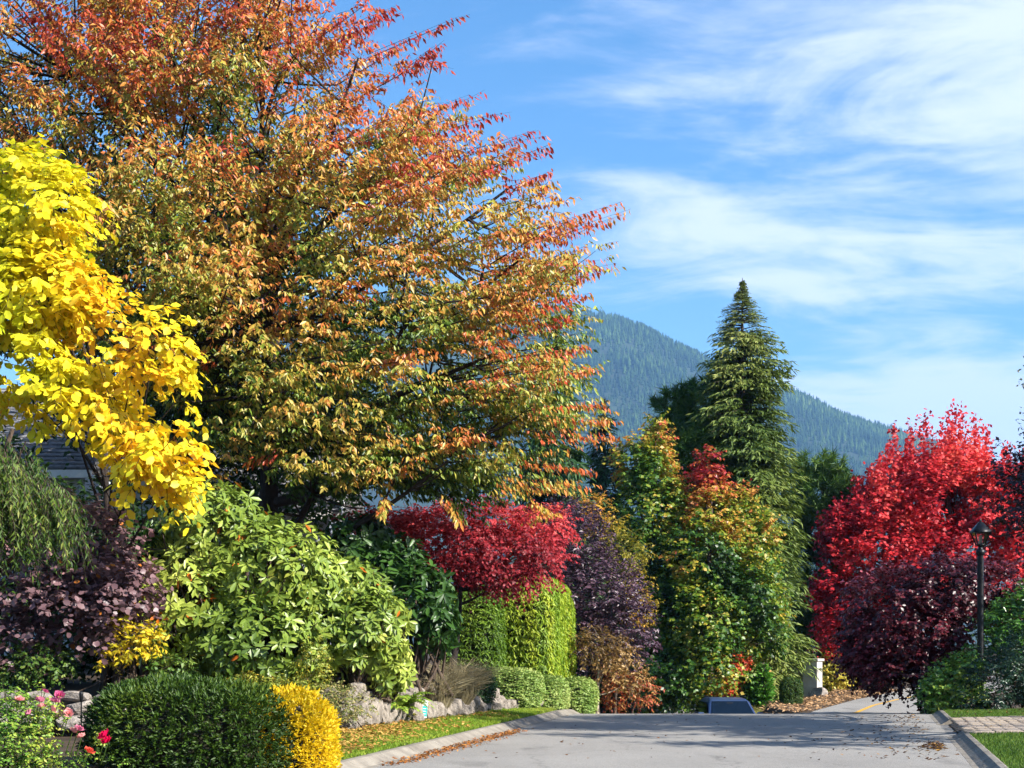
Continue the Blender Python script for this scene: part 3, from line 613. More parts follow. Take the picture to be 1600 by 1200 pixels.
# ------------------------------------------------------------------ dark green tree that fills the shade behind the cherry
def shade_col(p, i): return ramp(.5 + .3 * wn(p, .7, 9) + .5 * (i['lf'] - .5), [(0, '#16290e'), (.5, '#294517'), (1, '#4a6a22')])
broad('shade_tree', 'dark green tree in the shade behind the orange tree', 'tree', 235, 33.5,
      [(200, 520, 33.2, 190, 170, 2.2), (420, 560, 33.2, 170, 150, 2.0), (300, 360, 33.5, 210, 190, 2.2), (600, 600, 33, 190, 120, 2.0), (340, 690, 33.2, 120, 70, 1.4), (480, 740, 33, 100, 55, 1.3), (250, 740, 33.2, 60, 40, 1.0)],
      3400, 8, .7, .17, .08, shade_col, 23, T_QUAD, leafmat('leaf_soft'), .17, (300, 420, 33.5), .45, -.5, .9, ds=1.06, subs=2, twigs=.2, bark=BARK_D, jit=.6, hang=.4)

# ------------------------------------------------------------------ rhododendrons
def rhodo_col(p, i):
    v = .45 + .22 * wn(p, .5, 41) + .35 * (i['lf'] - .5) + .25 * (i['tw'] - .5)
    c = ramp(v, [(0, '#4a6424'), (.4, '#7a9036'), (.75, '#a8b44e'), (1.05, '#cac86c')])
    o = (i['lf'] > .994) | ((i['tw'] > .992)); c[o] = hexc('#c46a1e') * (.7 + .6 * i['t'][o][:, None]); return c
def rosettes(pts, nrm, rng, ll, lw, colfn, per=9, up=.35):
    """whorls of leaves at the shoot tips, as rhododendrons carry them"""
    m = len(pts); d = nrmz(nrm + np.array([0, 0, up]) + .35 * rng.normal(size=(m, 3))); a = nrmz(np.cross(d, np.array([.3, .2, .9]))); b = np.cross(d, a)
    an = (np.arange(per)[None] / per * 2 * math.pi) + rng.uniform(0, 6.28, (m, 1)) + rng.normal(size=(m, per)) * .25
    rad = np.cos(an)[..., None] * a[:, None] + np.sin(an)[..., None] * b[:, None]; el = rng.uniform(-.25, .75, (m, per, 1))
    ax = rad + el * d[:, None] + np.array([0, 0, -.22]); nr = d[:, None] - .6 * el * rad + .2 * rng.normal(size=(m, per, 3))
    pos = (pts[:, None] + rad * .015 - d[:, None] * rng.uniform(0, .10, (m, per, 1))).reshape(-1, 3); n = len(pos); lf = rng.random(n)
    info = dict(h=np.zeros(n), r=np.ones(n), tw=np.repeat(rng.random(m), per), lf=lf, t=rng.random(n)); lv = rng.uniform(.65, 1.15, n)
    return dict(pos=pos, ax=ax.reshape(-1, 3), nr=nr.reshape(-1, 3), ln=ll * lv, wd=lw * lv, col=np.clip(colfn(pos, info), .002, .9), out=np.repeat(nrm, per, 0))
def rhodo(name, label, bpx, D, blobs, n, ll, lw, colfn, seed, parts=300, m=None):
    rng = np.random.default_rng(seed); bl = px_blobs(blobs); bx = (bpx - 800) / F * D; base = np.array([bx, D, gzf(bx, D) - .05]); t = thing(name, label, 'shrub', base)
    p, g, r = sample_blobs(bl, n, rng, .62, -.75, .5, seed); k = p[:, 2] > gz(p[:, 0], p[:, 1]) + .05; p, g = p[k], g[k]
    Lf = rosettes(p, g, rng, ll, lw, colfn); Lf = take(Lf, Lf['pos'][:, 2] > gz(Lf['pos'][:, 0], Lf['pos'][:, 1]) + .02); mt = m or leafmat('leaf_rhodo', .42, .25, .45)
    if parts: big, Lf = split_big(Lf, parts, rng)
    fo = link('foliage', leaf_mesh('foliage', Lf, T_OVAL, base), t, mt, 'stuff')
    if parts: leaf_parts(big, T_OVAL, mt, fo, base, rng)
    ls = []
    for q in p[rng.random(len(p)) < .12]:
        s = base + np.array([rng.normal() * .3, rng.normal() * .3, 0]); ls.append((bez(s, s * .4 + q * .6 + np.array([0, 0, -.3]), q, 6), np.linspace(.045, .008, 6)))
    link('stems', tubes_mesh('stems', shift(ls, base), 5), t, BARK, 'stuff')
    return t
rhodo('rhododendron', 'tall light green rhododendron behind the dark and golden clipped shrubs', 350, 27.3,
      [(330, 830, 27.2, 100, 80, 1.1), (420, 900, 26.9, 125, 95, 1.3), (300, 960, 26.7, 100, 110, 1.2), (400, 1010, 26.5, 120, 80, 1.2), (250, 900, 27.2, 60, 60, .8)], 1650, .20, .07, rhodo_col, 51)
rhodo('rhododendron', 'rounded sunlit rhododendron at the end of the rock wall', 560, 27.6,
      [(540, 930, 27.6, 70, 60, .9), (570, 990, 27.3, 75, 80, 1.0), (500, 980, 27.3, 75, 95, 1.0), (610, 1040, 27.6, 40, 50, .7)], 900, .195, .066, rhodo_col, 52)
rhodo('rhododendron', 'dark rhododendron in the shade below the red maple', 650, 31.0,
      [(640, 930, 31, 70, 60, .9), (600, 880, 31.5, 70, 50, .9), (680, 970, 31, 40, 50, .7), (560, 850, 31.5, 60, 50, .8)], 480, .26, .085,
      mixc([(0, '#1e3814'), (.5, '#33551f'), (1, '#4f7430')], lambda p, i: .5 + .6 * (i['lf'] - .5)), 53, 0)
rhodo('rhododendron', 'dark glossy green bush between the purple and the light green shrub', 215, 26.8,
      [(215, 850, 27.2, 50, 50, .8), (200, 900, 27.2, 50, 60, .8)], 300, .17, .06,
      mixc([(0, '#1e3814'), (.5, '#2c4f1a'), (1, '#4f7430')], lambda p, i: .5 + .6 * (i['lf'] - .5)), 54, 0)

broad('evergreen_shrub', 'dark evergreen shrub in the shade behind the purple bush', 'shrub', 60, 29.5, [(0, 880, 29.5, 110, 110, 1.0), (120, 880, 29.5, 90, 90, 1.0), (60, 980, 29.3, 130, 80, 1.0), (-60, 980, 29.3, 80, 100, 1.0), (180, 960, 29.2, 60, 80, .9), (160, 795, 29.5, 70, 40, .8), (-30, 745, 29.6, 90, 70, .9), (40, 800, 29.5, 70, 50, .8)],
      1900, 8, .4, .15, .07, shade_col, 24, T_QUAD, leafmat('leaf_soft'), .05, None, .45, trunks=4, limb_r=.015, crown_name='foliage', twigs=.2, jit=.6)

# ------------------------------------------------------------------ purple smoke bush
def smoke_col(p, i):
    v = .4 + .2 * wn(p, .4, 61) + .4 * (i['lf'] - .5) + .25 * (i['h'] - .5); c = ramp(v, [(0, '#443238'), (.5, '#7c5e62'), (.8, '#9c7472'), (1.1, '#aa5848')])
    o = i['lf'] > .985; c[o] = hexc('#b06a2a'); return c
broad('smoke_bush', 'purple leaved smoke bush above the low stone wall', 'shrub', 70, 25.6,
      [(120, 850, 25.2, 85, 52, .9), (60, 900, 25.2, 100, 60, 1.0), (150, 920, 25.0, 75, 60, .9), (190, 930, 25.0, 40, 45, .6), (110, 970, 25.0, 80, 45, .8), (15, 1000, 24.9, 40, 40, .5), (20, 860, 25.4, 60, 50, .8)],
      1000, 8, .42, .105, .08, smoke_col, 61, T_OVAL, leafmat('leaf_smoke', .45, .25, .5), .045, (80, 960, 25.4), .5, -.45, .45, parts=300, subs=3, twigs=.7, trunks=3, limb_r=.015, crown_name='foliage', bias=(.2, -.2, .5), jit=.5, hang=.2)
broad('golden_shrub', 'small shrub with golden yellow leaves under the purple bush', 'shrub', 205, 24.9,
      [(212, 1008, 24.6, 24, 26, .3), (236, 992, 24.6, 12, 18, .2), (190, 965, 24.7, 10, 10, .2), (170, 1025, 24.7, 14, 12, .2)], 120, 7, .17, .10, .045,
      mixc([(0, '#a3aa2c'), (.5, '#dcc82c'), (1, '#e0ab34')], lambda p, i: .5 + .7 * (i['lf'] - .5)), 62, T_LANCE, leafmat('leaf_yellow', .5, .42, .35), .02, None, .2, trunks=3, limb_r=.008, twigs=.8, crown_name='foliage', bias=(0, -.3, .2), hang=.5)
broad('low_green_shrub', 'low green leafy shrub on the bed under the purple bush', 'shrub', 80, 25.0,
      [(70, 1030, 24.9, 50, 25, .4), (20, 1050, 24.9, 30, 15, .3), (265, 1040, 24.8, 30, 15, .3)], 230, 7, .2, .08, .045,
      mixc([(0, '#2d4a1a'), (.5, '#55772c'), (1, '#96a04a')], lambda p, i: .5 + .7 * (i['lf'] - .5)), 63, T_LANCE, None, .012, None, .2, trunks=3, limb_r=.006, twigs=.5, crown_name='foliage')

# ------------------------------------------------------------------ clipped shrubs in front
def yew_col(p, i):
    v = .35 + .3 * (i['lf'] - .5) + .25 * wn(p, .3, 71); return ramp(v, [(0, '#182a0c'), (.5, '#3a5416'), (1, '#84922e')])
hedge('clipped_yew', 'broad dark green clipped yew in front of the rhododendrons', 'shrub', P(293, 1162, 18.4), (1.16, .8, .72), 10500, .062, .02, yew_col, 71, 2.9, T_QUAD, leafmat('leaf_needle', .5, .15, .3), 5, .10, bump=.05, bs=.2, jit=.7, hang=-.5, fwd=1.4, sidew=.45, depth=.14)
def gold_col(p, i):
    v = .55 + .35 * (i['lf'] - .5) + .2 * wn(p, .25, 72); return ramp(v, [(0, '#8f8c18'), (.4, '#d8b818'), (.75, '#efd022'), (1.1, '#f5dc4c')])
hedge('golden_shrub', 'golden yellow clipped dome shrub beside the dark yew', 'shrub', P(447, 1176, 18.9), (.60, .62, .74), 5200, .06, .02, gold_col, 72, 2.5, T_QUAD, leafmat('leaf_yellow', .5, .42, .35), 5, .09, bump=.035, bs=.2, jit=.7, hang=-.5, fwd=1.3, sidew=.5, depth=.13)
def rose_col(p, i):
    v = .45 + .5 * (i['lf'] - .5) + .25 * wn(p, .25, 73); return ramp(v, [(0, '#3c6a24'), (.45, '#6f9a34'), (.8, '#a9b545'), (1.1, '#c7b04c')])
rt, rc, rb = broad('rose_bush', 'leafy rose bush with pink blooms in the bottom left corner', 'rose bush', 40, 19.2,
      [(20, 1150, 19, 85, 60, .6), (80, 1160, 19, 60, 50, .5), (-30, 1120, 19.2, 60, 50, .5), (60, 1105, 19.2, 45, 30, .35), (115, 1175, 18.9, 40, 32, .3), (20, 1200, 18.4, 120, 30, .5), (130, 1205, 18.4, 60, 25, .4)], 1150, 8, .24, .045, .028, rose_col, 73, T_LANCE, None, .015, None, .4, -.6, .3, subs=2, trunks=4, limb_r=.007, twigs=.7,
      crown_name='foliage', bias=(.1, -.2, .5), jit=.5, ds=.9)
def flower_mesh(c1, seed):
    r = random.Random(seed); bm = bmesh.new(); cols = []
    for k in range(14):
        a = k * 2.4; el = .25 + .9 * (k / 14); rad = .055 * (1 - .45 * k / 14); d = Vector((math.cos(a) * math.cos(el), math.sin(a) * math.cos(el), math.sin(el)))
        s = d.cross(Vector((0, 0, 1))).normalized(); n = s.cross(d); o = d * .008
        vs = [bm.verts.new(o), bm.verts.new(o + d * rad * .7 + s * rad * .55 + n * .01), bm.verts.new(o + d * rad * 1.05 + n * .02), bm.verts.new(o + d * rad * .7 - s * rad * .55 + n * .01)]
        bm.faces.new(vs)
    me = bpy.data.meshes.new('flower'); bm.to_mesh(me); bm.free(); a = me.attributes.new('col', 'FLOAT_COLOR', 'POINT')
    c = hexc(c1); v = np.ones((len(me.vertices), 4), np.float32); v[:, :3] = c * np.random.default_rng(seed).uniform(.8, 1.15, (len(me.vertices), 1)); a.data.foreach_set('color', v.ravel()); me.materials.append(leafmat('petal', .5, .4, .2)); return me
pinks = [flower_mesh('#e58aa6', 1), flower_mesh('#eea39f', 2), flower_mesh('#d8628f', 3)]; hot = flower_mesh('#d8124f', 4); org = flower_mesh('#dd5a45', 5)
for k, (x, y, me, s) in enumerate([(94, 1088, 2, 1.2), (84, 1098, 0, 1.2), (80, 1110, 1, 1.1), (62, 1097, 0, 1.2), (66, 1106, 1, 1.0), (47, 1116, 0, 1.1), (108, 1116, 1, 1.2), (30, 1095, 1, 1.0), (122, 1142, 0, 1.3), (113, 1144, 1, 1.0), (128, 1152, 1, .9), (165, 1152, 3, 1.6), (169, 1160, 3, 1.4), (138, 1176, 4, 1.2), (70, 1082, 2, .8)]):
    p = P(x, y, 16.75); me = hot if me == 3 else org if me == 4 else pinks[me]
    o = link('flower', me, rt); o.location = p - rb; o.scale = (s,) * 3; o.rotation_euler = (random.Random(k).uniform(.3, 1.1), random.Random(k + 9).uniform(-.4, .4), k)
    ls_ = [(bez(p - rb + np.array([-.12, .15, -.25]), p - rb + np.array([-.05, .05, -.12]), p - rb, 4), np.linspace(.006, .004, 4))]
    link('flower_stem', tubes_mesh('flower_stem', ls_, 5), rt, mat('stem_green', '#5d7a2c', '#46601f', 9, .6))

# ------------------------------------------------------------------ rock walls
def rock_mesh(seed, sub=2, jag=.28, boxy=.55):
    r = random.Random(seed); bm = bmesh.new(); bmesh.ops.create_icosphere(bm, subdivisions=sub, radius=.5)
    planes = [Vector((r.gauss(0, 1), r.gauss(0, 1), r.gauss(0, 1))).normalized() for _ in range(9)]; dist = [r.uniform(.28, .46) for _ in planes]
    for v in bm.verts:
        m = max(abs(v.co.x), abs(v.co.y), abs(v.co.z)); v.co = v.co.lerp(v.co * (.42 / m), boxy)
        for n, d in zip(planes, dist):
            k = v.co.dot(n)
            if k > d: v.co -= n * (k - d)
        v.co *= 1 + r.uniform(-.04, .04)
    me = bpy.data.meshes.new('stone'); bm.to_mesh(me); bm.free(); return me
ROCK = mat('rock_face', '#a0968a', '#554e46', 2.6, .9, 1.0, lo=.3, hi=.66)
ROCK_G = mat('rock_grey', '#a59b92', '#6d665f', 4, .9, .8)
ROCKS = [rock_mesh(s) for s in range(9)]
for me in ROCKS: me.materials.append(ROCK)
ROCKS_G = [rock_mesh(s + 40) for s in range(6)]
for me in ROCKS_G: me.materials.append(ROCK_G)
def stones(root, base, items, meshes, seed):
    r = random.Random(seed)
    for (x, y, z, sx, sy, sz, rz) in items:
        o = bpy.data.objects.new('stone', r.choice(meshes)); COL.objects.link(o); o.parent = root
        o.location = (x - base[0], y - base[1], z - base[2]); o.scale = (sx, sy, sz); o.rotation_euler = (r.uniform(-.18, .18), r.uniform(-.22, .22), rz + r.uniform(-.3, .3))
def rock_wall():
    base = np.array([-2.2, 28.5, gzf(-2.1, 28.5)]); root = thing('rock_wall', 'rough pale split rock retaining wall along the grass verge', 'wall', base); it = []; r = random.Random(8)
    pts = [(-3.55, 24.85), (-3.15, 25.35), (-2.85, 26.0), (-2.35, 27.8), (-1.8, 30.0), (-1.2, 32.5), (-.6, 35.0), (-.25, 36.4)]
    seg = []
    for (x0, y0), (x1, y1) in zip(pts[:-1], pts[1:]):
        L_ = math.hypot(x1 - x0, y1 - y0); n = max(1, round(L_ / .34))
        for k in range(n): t = (k + .5) / n; seg.append((x0 + (x1 - x0) * t, y0 + (y1 - y0) * t, math.atan2(y1 - y0, x1 - x0)))
    for k, (x, y, a) in enumerate(seg):
        g = gzf(x + .25, y - .1); h = r.uniform(.40, .68) * (1.0 if y < 31 else .8)
        it.append((x + .05, y, g + h * .40, r.uniform(.44, .6), r.uniform(.34, .46), h * 1.12, a + 0))
        if r.random() < .55: it.append((x - .12, y, g + h + r.uniform(-.08, .06), r.uniform(.4, .55), r.uniform(.3, .45), r.uniform(.28, .42), a))
        if r.random() < .3: it.append((x + .2, y - .1, g + .08, r.uniform(.3, .4), .3, r.uniform(.25, .35), a))
    stones(root, base, it, ROCKS, 5)
rock_wall()
def low_wall():
    base = np.array([-7.2, 24.4, gzf(-7.2, 24.0)]); root = thing('stone_wall', 'low stacked grey stone wall behind the rose bush', 'wall', base); it = []; r = random.Random(3)
    for row, (z0, h) in enumerate([(.10, .30), (.36, .26), (.58, .16)]):
        x = -10.2 + row * .17
        while x < -5.2:
            w = r.uniform(.35, .7); it.append((x + w / 2, 24.28 + r.uniform(-.04, .04) + row * .03, base[2] + z0 + h / 2 - .06, w * 1.1, .42, h * 1.2, 0)); x += w
    stones(root, base, it, ROCKS_G, 6)
low_wall()

# ------------------------------------------------------------------ ground-cover and small plants on the left
def heather_col(p, i): return ramp(.5 + .7 * (i['lf'] - .5), [(0, '#4d5a2c'), (.4, '#7f8a44'), (.75, '#a89a62'), (1, '#b98a52')])
broad('heather', 'bushy heather spilling over the pale rock wall', 'plant', 540, 25.9, [(545, 1100, 25.5, 45, 26, .32), (515, 1085, 25.7, 30, 18, .3)], 330, 8, .13, .05, .02, heather_col, 81, T_LANCE, None, .012, None, .3, trunks=3, limb_r=.006, twigs=.3, crown_name='foliage', bias=(0, -.3, .3))
broad('ground_cover_plant', 'low yellow green ground cover between the golden dome and the rocks', 'plant', 440, 25.6, [(440, 1085, 25.4, 70, 22, .45), (490, 1050, 25.9, 22, 60, .4), (400, 1075, 25.6, 60, 20, .4)], 620, 8, .15, .06, .028,
      mixc([(0, '#556a28'), (.5, '#8f9a3c'), (.85, '#c0a83e'), (1.1, '#c8862f')], lambda p, i: .45 + .7 * (i['lf'] - .5) + .2 * wn(p, .3, 3)), 82, T_LANCE, None, .012, None, .3, trunks=3, limb_r=.006, twigs=.3, crown_name='foliage')
def fern(name, label, px, py, D, n, L_, seed, col, w=.055):
    rng = np.random.default_rng(seed); b = P(px, py, D); b[2] = gzf(b[0], b[1]); t = thing(name, label, 'fern', b); Ls = []; ls = []
    for k in range(n):
        a = rng.uniform(0, 6.28); l = L_ * rng.uniform(.7, 1.1); d = np.array([math.cos(a), math.sin(a), 0]); e = d * l * .75 + np.array([0, 0, l * rng.uniform(.2, .7)]); m = d * l * .25 + np.array([0, 0, l * .75])
        c = bez(np.zeros(3), m, e, 26); ls.append((c[::4], np.linspace(.008, .002, len(c[::4])))); tg = nrmz(np.gradient(c, axis=0)); s = nrmz(np.cross(tg, np.array([0, 0, 1.])))
        for sg in (-1, 1):
            f = np.sin(np.linspace(.15, 3.0, 26)); q = slice(3, 26)
            Ls.append(dict(pos=c[q] + b, ax=(s * sg + .5 * tg)[q] + .1 * rng.normal(size=(23, 3)), nr=np.cross(s, tg)[q] + .2 * rng.normal(size=(23, 3)), ln=(.20 * l * f)[q], wd=np.full(23, w * l), col=col(c[q] + b, rng)))
    link('fronds', leaf_mesh('fronds', cat(*Ls), T_LANCE, b), t, leafmat('leaf_fern', .5, .4, .3), 'stuff'); link('stems', tubes_mesh('stems', ls, 4), t, BARK, 'stuff')
fc = lambda p, rng: ramp(rng.random(len(p)), [(0, '#5d7d2a'), (.5, '#86a83c'), (1, '#b5bf52')])
fern('sword_fern', 'light green sword fern at the end of the rock wall', 618, 1080, 28.4, 40, .95, 5, fc)
fern('small_fern', 'small yellow green fern below the big sword fern', 632, 1090, 28.9, 16, .4, 6, lambda p, rng: ramp(rng.random(len(p)), [(0, '#8a9a2a'), (1, '#cbbf3a')]))
def tuft(name, label, px, D, n, L_, seed, stops, spread=.6, w=.012):
    rng = np.random.default_rng(seed); x = (px - 800) / F * D; b = np.array([x, D, gzf(x, D)]); t = thing(name, label, 'grass', b)
    a = rng.uniform(0, 6.28, n); r = rng.random(n) ** .5; d = np.stack([np.cos(a), np.sin(a), np.zeros(n)], -1); ax = d * (r * spread)[:, None] + np.array([0, 0, 1.]); pos = b + d * (r * .12)[:, None]
    Lf = dict(pos=pos, ax=ax, nr=d + .1 * rng.normal(size=(n, 3)) + np.array([0, 0, .3]), ln=L_ * rng.uniform(.6, 1.1, n), wd=np.full(n, w), col=ramp(rng.random(n), stops))
    # arch each blade over with a second drooping half
    axn, sd, nr = frames(Lf['ax'], Lf['nr']); L2 = dict(Lf); L2['pos'] = pos + axn * (Lf['ln'] * .8)[:, None] - np.array([0, 0, .01]); L2['ax'] = axn + d * .9 - np.array([0, 0, .5]); L2['ln'] = Lf['ln'] * .5; L2['wd'] = Lf['wd'] * .8
    link('blades', leaf_mesh('blades', cat(Lf, L2), T_BLADE, b), t, leafmat('leaf_fern', .5, .4, .3), 'stuff')
straw = [(0, '#6a6248'), (.5, '#8f8464'), (1, '#b3a681')]
tuft('ornamental_grass', 'tall dry ornamental grass tuft in front of the tall hedge', 712, 32.8, 900, 1.15, 4, straw)
tuft('ornamental_grass', 'shorter dry grass tuft hanging over the shaded rocks', 680, 31.2, 700, .9, 5, straw)
tuft('ornamental_grass', 'pale grass tuft beside the small green conifers', 1196, 54.0, 600, .9, 6, [(0, '#7f8a3c'), (.5, '#b0a85a'), (1, '#cdbb78')])

# small sign on a stake
def yard_sign():
    p = P(663, 1117, 29.6); p[2] = gzf(p[0], p[1]); t = thing('yard_sign', 'small white and teal sign on a stake beside the rock wall', 'sign', p, rz=.25)
    box('board', (0, 0, .24), (.12, .012, .33), mat('sign_white', '#eef0ec', '#dde2de', 20, .5), t, .003, Matrix.Rotation(.1, 3, 'Y'))
    box('panel', (.006, -.0085, .20), (.095, .004, .20), mat('sign_teal', '#2fa9a4', '#2a9894', 20, .5), t, 0, Matrix.Rotation(.1, 3, 'Y'))
    for z, w in ((.33, .06), (.37, .05)): box('mark', (-.008 + (z - .24) * .1, -.0085, z), (w, .004, .018), mat('sign_grey', '#8fa3a3', '#7c9191', 20, .5), t, 0, Matrix.Rotation(.1, 3, 'Y'))
    for z in (.15, .20, .25): box('mark', (.004 + (z - .24) * .1, -.0115, z), (.06, .003, .012), mat('sign_white', '#eef0ec'), t, 0, Matrix.Rotation(.1, 3, 'Y'))
    for x in (-.03, .03): box('stake', (x, .012, .08), (.01, .008, .3), mat('stake_wood', '#8a7350', '#6a5638', 9), t)
yard_sign()
def path_light():
    p = P(127, 1130, 23.6); p[2] = gzf(p[0], p[1]); t = thing('path_light', 'slim black garden light post in front of the low stone wall', 'garden light', p)
    h = P(127, 1081, 23.6)[2] - p[2]; bl = mat('black_metal', '#1c1c1e', '#101012', 9, .45, metal=.3)
    link('post', lathe_mesh('post', [(.012, 0), (.012, h - .16), (.014, h - .15)], 8), t, bl); link('lamp_shade', lathe_mesh('lamp_shade', [(.014, h - .16), (.026, h - .15), (.034, h - .03), (.03, h), (.001, h + .01)], 12), t, bl)
path_light()

# ------------------------------------------------------------------ house behind the trees
def house():
    WALL = mat('house_wall', '#b9bfc6', '#a4abb3', 1.5, .8, .15, stretch=(.3, .3, 8)); TRIM = mat('white_trim', '#eceae5', '#dcd9d2', 4, .6); SH = mat('roof_shingle', '#8b8a8c', '#5f5f63', 5, .9, .6, stretch=(1, 1, 3)); GL = glassmat('house_glass', '#2a3640')
    base = np.array([-10.2, 41.0, gzf(-10.2, 41)]); t = thing('house', 'grey shingled house with white trim half hidden behind the trees', 'house', base)
    def block(x0, x1, y0, y1, z1, tag):
        box('wall', ((x0 + x1) / 2 - base[0], (y0 + y1) / 2 - base[1], (z1 - base[2]) / 2), (x1 - x0, y1 - y0, z1 - base[2]), WALL, t)
    def slope(xa, xb, ye, ze, yr, zr, name='roof'):
        """roof slope built of shingle courses"""
        r = None; n = 22; d = np.array([0, yr - ye, zr - ze]); L_ = np.linalg.norm(d); u = d / L_; nn = np.array([0, -u[2], u[1]]) if yr > ye else np.array([0, u[2], -u[1]]); nn = nn * (1 if nn[2] > 0 else -1)
        V, T = [], []
        for k in range(n):
            a = L_ * k / n; b = L_ * (k + 1.25) / n
            for (s, o) in ((a, .045), (b, .015), (b, -.02), (a, -.02)):
                q = np.array([0, ye, ze]) + u * s + nn * o
                for x in (xa, xb): V.append((x - base[0], q[1] - base[1], q[2] - base[2]))
            o = k * 8
            T += [(o, o + 1, o + 3, o + 2), (o + 2, o + 3, o + 5, o + 4), (o + 4, o + 5, o + 7, o + 6), (o + 6, o + 7, o + 1, o), (o, o + 2, o + 4, o + 6), (o + 1, o + 7, o + 5, o + 3)]
        return link(name, raw_mesh(name, V, T), t, SH)
    # tall block at the left
    ez = P(0, 733, 38)[2]; x1 = P(150, 0, 38.4)[0]
    block(-17, x1 - .3, 38.5, 45, ez, 0); rf = slope(-17.4, x1, 38, ez, 41.8, ez + 2.6); slope(-17.4, x1, 45.6, ez, 41.8, ez + 2.6)
    box('fascia', ((-17.4 + x1) / 2 - base[0], 37.97 - base[1], ez - .12 - base[2]), (x1 + 17.4, .05, .2), TRIM, t)
    # lower gabled wing to the right
    xa, xb = P(190, 0, 37)[0], P(530, 0, 37)[0]; ez2 = P(0, 800, 37)[2]
    block(xa + .2, xb - .3, 37.5, 44, ez2, 1); slope(xa, xb, 37, ez2, 40.5, ez2 + 2.0); slope(xa, xb, 44.4, ez2, 40.5, ez2 + 2.0)
    box('fascia', ((xa + xb) / 2 - base[0], 36.97 - base[1], ez2 - .1 - base[2]), (xb - xa, .05, .18), TRIM, t)
    for s, xx in ((-1, xa), (1, xb)):
        V = Vector((0, 3.5, 2.0)); ang = math.atan2(2.0, 3.5)
        box('bargeboard', (xx + s * .03 - base[0], 38.75 - base[1], ez2 + 1.0 - .06 - base[2]), (.05, V.length, .22), TRIM, t, 0, Matrix.Rotation(ang, 3, 'X'))
    # small dormer with white gable boards
    g = P(205, 750, 36.4); gx0 = g[0]
    for s in (-1, 1): box('gable_board', (gx0 + s * .25 - base[0], g[1] - base[1], g[2] - base[2]), (.75, .08, .22), TRIM, t, 0, Matrix.Rotation(s * .85, 3, 'Y'))
    box('dormer_wall', (gx0 - base[0], g[1] + .6 - base[1], g[2] - .5 - base[2]), (.9, 1.0, .9), WALL, t)
    for (px_, z) in ((250, 2.6), (330, 2.6), (430, 2.6), (20, 3.2), (90, 3.2)):
        yy = 37.46 if px_ > 150 else 38.46; x = P(px_, 0, yy)[0]
        w = link('window', bm_mesh('window', lambda bm: [box_into(bm, (x - base[0] + dx, yy - base[1], z + dz), s) for dx, dz, s in ((-.62, 0, (.09, .09, 1.24)), (.62, 0, (.09, .09, 1.24)), (0, .62, (1.33, .095, .09)), (0, -.62, (1.33, .11, .09)))]), t, TRIM)
        box('pane', (x - base[0], yy + .02 - base[1], z), (1.2, .02, 1.2), GL, w)
    xd = P(370, 0, 37.46)[0]; d = box('door', (xd - base[0], 37.46 - base[1], 1.0), (.95, .06, 2.0), mat('door_paint', '#5a2f28', '#4b2620', 3, .5), t); box('handle', (xd + .36 - base[0], 37.41 - base[1], 1.0), (.03, .06, .12), mat('brass', '#b08d45', '#8a6c30', 9, .3, metal=1), d)
house()

# ------------------------------------------------------------------ clipped hedges by the road
def hedge_col(p, i):
    q = np.stack([p[:, 0], p[:, 1], p[:, 2] * .08], -1)
    v = .5 + .26 * wn(q, .09, 91) + .3 * (i['lf'] - .5); return ramp(v, [(0, '#44661c'), (.4, '#7d9a26'), (.75, '#a9b632'), (1.05, '#c2b03a')])
HD = leafmat('leaf_hedge', .5, .3, .35)
hedge('tall_hedge', 'tall clipped hedge with a sunlit yellow green side beside the road', 'hedge', (0.50, 40.9, 1.95), (.95, 1.6, 1.55), 14500, .125, .032, hedge_col, 91, 4.5, T_QUAD, HD, 4, .08, rz=-.24, bump=.03, bs=.35, jit=.4, hang=1.1, out=.6, fwd=.1, depth=.06)
hedge('tall_hedge', 'left part of the tall hedge with shade put into darker green leaves', 'hedge', (-.95, 39.7, 1.85), (.80, 1.0, 1.40), 7000, .12, .03, mixc([(0, '#3e5c18'), (.5, '#6a8a24'), (1, '#9cab36')], lambda p, i: .45 + .5 * (i['lf'] - .5) + .2 * wn(p, .3, 4)), 92, 4, T_QUAD, HD, 4, .09, rz=-.24, bump=.06, jit=.6, hang=.8, depth=.1)  # same hedge continued; its shade is put into darker leaf colours
def low_col(p, i): return ramp(.5 + .5 * (i['lf'] - .5) + .2 * wn(p, .3, 7), [(0, '#4c6a2a'), (.45, '#7f9a48'), (.8, '#a6b266'), (1.1, '#c2c482')])
for k, (c, R, lab) in enumerate([((-.02, 37.2, .62), (.68, .85, .46), 'rounded light green clipped shrub at the foot of the tall hedge'), ((.78, 38.7, .42), (.56, .85, .48), 'middle one of the light green clipped shrubs along the kerb'), ((1.6, 40.3, .30), (.55, .8, .46), 'light green clipped shrub nearest the road crest')]):
    hedge('low_hedge', lab, 'shrub', c, R, 4200, .07, .04, low_col, 95 + k, 3.2, T_QUAD, HD, 4, .09, rz=-.24, bump=.05, bs=.3, jit=.6, hang=.1, depth=.12, group='light green clipped shrubs')
def kerb_wall():
    base = np.array([.5, 37.6, gzf(.5, 37.6)]); root = thing('stone_edging', 'low pale stone edging under the light green clipped shrubs', 'wall', base); r = random.Random(5); it = []
    for k in range(12):
        t = k / 11; x, y = -.15 + 1.25 * t, 35.9 + 3.0 * t; it.append((x, y, gzf(x + .1, y) + .10, .34, .28, .34, 1.2))
    stones(root, base, it, ROCKS, 3)
kerb_wall()
hedge('dark_low_shrub', 'low dark shrub overhanging the shaded part of the rock wall', 'shrub', P(735, 1070, 34.6), (.5, .6, .42), 2600, .07, .025, mixc([(0, '#152b12'), (1, '#2f5222')], lambda p, i: i['lf']), 99, 2.6, T_QUAD, HD, 4, .1, bump=.06, depth=.2, jit=.7)

